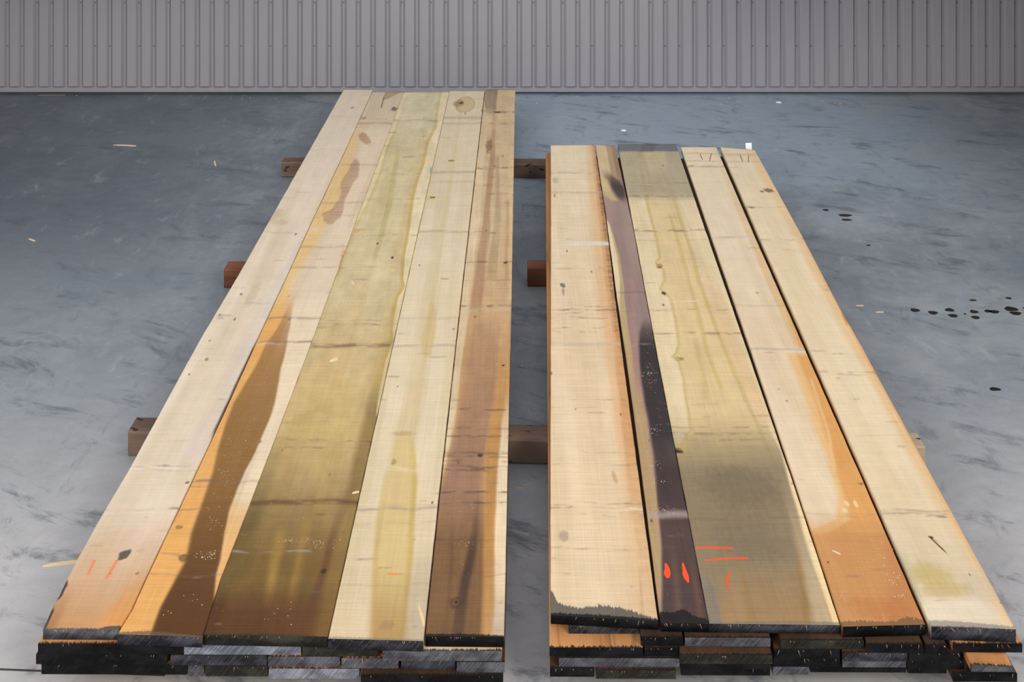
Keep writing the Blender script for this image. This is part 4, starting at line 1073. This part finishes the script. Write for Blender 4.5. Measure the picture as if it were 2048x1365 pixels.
# ------------------------------------------------------------------ small loose things
def sliver(name, p0, p1, w, t, z, mat, label, cat, group=None, bend=0.0):
    """tapering splinter lying on a surface between two photo px"""
    a, b = P(p0[0], p0[1], z), P(p1[0], p1[1], z)
    d = (b - a); L = d.length; d.normalize(); nrm = Vector((-d.y, d.x, 0))
    bm = bmesh.new(); rings = []
    for i, s in enumerate((0.0, 0.2, 0.5, 0.8, 1.0)):
        ww = w * (0.25, 0.8, 1.0, 0.95, 0.8)[i] / 2; tt = t * (0.4, 0.9, 1, 1, 0.9)[i]
        c = a + d * (L * s) + nrm * (bend * math.sin(s * math.pi))
        rings.append([bm.verts.new(c - nrm * ww), bm.verts.new(c + nrm * ww), bm.verts.new(c + nrm * ww * 0.7 + Vector((0, 0, tt))), bm.verts.new(c - nrm * ww * 0.7 + Vector((0, 0, tt)))])
    for r0, r1 in zip(rings[:-1], rings[1:]):
        for k in range(4): bm.faces.new((r0[k], r0[(k + 1) % 4], r1[(k + 1) % 4], r1[k]))
    bm.faces.new(rings[0]); bm.faces.new(list(reversed(rings[-1])))
    o = mesh_obj(name, bm, mat, None, (a + b) / 2)
    return tag(o, label, cat, group)
sliver('wood_splinter', (85, 1134), (156, 1125), 0.011, 0.006, 0.0, FRESH, 'long pale pointed splinter on the floor beside the longer stack', 'splinter')
sliver('wood_splinter', (226, 290.5), (272, 292.5), 0.012, 0.004, 0.0, FRESH, 'thin orange-brown sliver on the floor far left near the wall', 'splinter', None, 0.004)
sliver('wood_splinter', (429, 322), (431, 332), 0.012, 0.005, 0.0, FRESH, 'tiny upright straw-coloured chip on the floor left of the far timber', 'chip')
sliver('wood_splinter', (57, 478), (70, 483), 0.008, 0.004, 0.0, FRESH, 'small pale sliver on the dark floor at the left edge', 'splinter')
sliver('wood_splinter', (1034, 978), (1044, 978), 0.006, 0.003, 0.0, FRESH, 'short white sliver on the floor in the gap, before the near timber', 'splinter')
sliver('wood_splinter', (1046, 975), (1061, 970), 0.004, 0.003, 0.0, FRESH, 'thin curled shaving on the floor in the gap, before the near timber', 'shaving', None, 0.004)
sliver('wood_splinter', (1041, 732), (1046, 734), 0.006, 0.003, 0.0, FRESH, 'tiny tan chip on the floor in the gap, behind the near timber', 'chip')
sliver('wood_splinter', (1711, 612), (1727, 612), 0.006, 0.003, 0.0, FRESH, 'faint straw lying on the floor right of the shorter stack, farther one', 'straw')
sliver('wood_splinter', (1751, 625), (1767, 625), 0.006, 0.003, 0.0, FRESH, 'pale straw lying on the floor near the oil drops', 'straw')
sliver('wood_splinter', (701, 562), (709, 569), 0.010, 0.004, ZL + 0.0003, FRESH, 'small tan chip lying on the olive board, farther one', 'chip')
sliver('wood_splinter', (659, 724), (675, 718), 0.016, 0.005, ZL + 0.0003, FRESH, 'pinkish wood chip lying on the olive board, middle one', 'chip')
sliver('wood_splinter', (704, 988), (718, 985), 0.006, 0.004, ZL + 0.0003, FRESH, 'pale splinter lying at the right edge of the olive board', 'splinter')
sliver('wood_splinter', (1664, 1102), (1681, 1110), 0.004, 0.003, ZR + 0.0053, FRESH, 'thin splinter lying on the orange near end', 'splinter')
sliver('wood_splinter', (1242, 261), (1252, 262), 0.022, 0.006, 0.0, PAPER, 'small white chip on the floor behind the shorter stack', 'chip')
sliver('wood_splinter', (1552, 205), (1561, 205), 0.030, 0.005, 0.0, PAPER, 'small white flake on the floor near the wall, right of centre', 'chip')
# white tag standing at the far end of the outer right board
bm = bmesh.new()
ty = P(1498, 297.5, ZR + 0.011).y + 0.006
tx0, tx1 = (1492 - 1024) * ty / F, (1504 - 1024) * ty / F
rows = []
for i in range(6):
    s = i / 5
    zz = 0.186 + (0.246 - 0.186) * s
    yy = ty + 0.010 * s * s
    rows.append([bm.verts.new((tx0 - 0.001 * s, yy, zz)), bm.verts.new((tx1, yy + 0.004 * s, zz)), bm.verts.new((tx1, yy + 0.004 * s + 0.0012, zz)), bm.verts.new((tx0 - 0.001 * s, yy + 0.0012, zz))])
for r0, r1 in zip(rows[:-1], rows[1:]):
    for k in range(4): bm.faces.new((r0[k], r0[(k + 1) % 4], r1[(k + 1) % 4], r1[k]))
bm.faces.new(rows[0]); bm.faces.new(list(reversed(rows[-1])))
tag(mesh_obj('paper_tag', bm, PAPER, None, Vector(((tx0 + tx1) / 2, ty, 0.186))), 'small white paper tag standing up at the far end of the shorter stack', 'tag')

# sawdust: nobody could count it
def crumbs(name, clusters, label, seed, bright=CRUMB):
    rnd = random.Random(seed)
    bm = bmesh.new()
    for x, y, rx, ry, n, size, z in clusters:
        for _ in range(n):
            while True:
                u, v = rnd.gauss(0, 0.5), rnd.gauss(0, 0.5)
                if abs(u) < 1 and abs(v) < 1: break
            p = P(x + u * rx, y + v * ry, z)
            s = size * 0.00062 * (0.35 + 1.1 * rnd.random() ** 2)
            a = rnd.random() * math.tau
            c, q = math.cos(a), math.sin(a)
            k = rnd.uniform(0.5, 1.0)
            pts = [(s * c, s * q), (-s * k * q, s * k * c), (-s * c, -s * q), (s * k * q, -s * k * c)]
            base = [bm.verts.new((p.x + X, p.y + Y, z + 0.0002)) for X, Y in pts]
            tip = bm.verts.new((p.x, p.y, z + s * 0.9))
            for i in range(4): bm.faces.new((base[i], base[(i + 1) % 4], tip))
            bm.faces.new(list(reversed(base)))
    o = mesh_obj(name, bm, bright)
    return tag(o, label, 'sawdust', None, 'stuff')
bl = [(452, 960, 26, 60, 60, 1.8, ZL), (475, 900, 40, 26, 60, 1.7, ZL), (430, 1040, 22, 30, 40, 1.8, ZL), (415, 1110, 26, 12, 60, 2.2, ZL), (530, 740, 24, 60, 40, 1.6, ZL), (390, 1190, 60, 50, 16, 2.2, ZL),
      (500, 845, 30, 40, 26, 1.6, ZL), (613, 1083, 80, 7, 60, 2.0, ZL), (640, 1090, 40, 12, 20, 1.8, ZL), (600, 1000, 80, 40, 24, 1.6, ZL), (560, 1220, 100, 40, 10, 2.0, ZL), (634, 795, 14, 14, 14, 1.8, ZL),
      (700, 700, 60, 60, 10, 1.6, ZL), (935, 1090, 40, 12, 30, 1.7, ZL), (930, 1000, 45, 80, 30, 1.5, ZL), (945, 1150, 40, 60, 14, 1.6, ZL), (960, 680, 40, 80, 26, 1.6, ZL), (330, 1228, 40, 10, 8, 2.2, ZL),
      (1296, 742, 14, 20, 46, 2.3, ZR), (1302, 765, 20, 16, 24, 1.8, ZR), (1275, 780, 6, 10, 5, 2, ZR), (1313, 862, 16, 16, 34, 1.9, ZR), (1325, 820, 22, 50, 22, 1.7, ZR), (1310, 930, 24, 30, 26, 1.9, ZR),
      (1318, 962, 26, 6, 22, 2.2, ZR), (1326, 1020, 22, 8, 46, 1.6, ZR), (1350, 1030, 26, 6, 20, 1.8, ZR), (1365, 1190, 30, 40, 8, 1.8, ZR), (1300, 700, 14, 40, 16, 1.6, ZR),
      (1765, 1110, 26, 40, 36, 2.0, ZR + 0.005), (1790, 1160, 22, 18, 34, 2.2, ZR + 0.005), (1798, 1195, 20, 10, 16, 2.2, ZR + 0.005), (1690, 1188, 10, 16, 12, 2.0, ZR + 0.005), (1730, 1140, 60, 60, 22, 1.8, ZR + 0.005), (1785, 1235, 60, 12, 10, 2.2, ZR + 0.005),
      (870, 620, 40, 60, 8, 1.5, ZL)]
crumbs('sawdust', bl, 'pale sawdust crumbs scattered over the stained boards', 3)
fl = [(1055, 800, 26, 140, 40, 1.6, 0), (1055, 1100, 26, 180, 40, 1.6, 0), (250, 195, 300, 8, 26, 5, 0), (560, 196, 200, 8, 26, 6, 0), (1300, 205, 240, 14, 40, 6, 0), (1700, 205, 200, 10, 24, 6, 0),
      (1480, 255, 200, 40, 16, 4, 0), (180, 700, 240, 140, 30, 1.8, 0), (120, 1050, 150, 140, 30, 1.8, 0), (1900, 900, 160, 180, 26, 2.0, 0), (300, 420, 260, 90, 16, 2.5, 0), (1960, 1115, 60, 50, 5, 3, 0)]
crumbs('floor_crumbs', fl, 'light specks of sawdust lying on the concrete floor', 5)
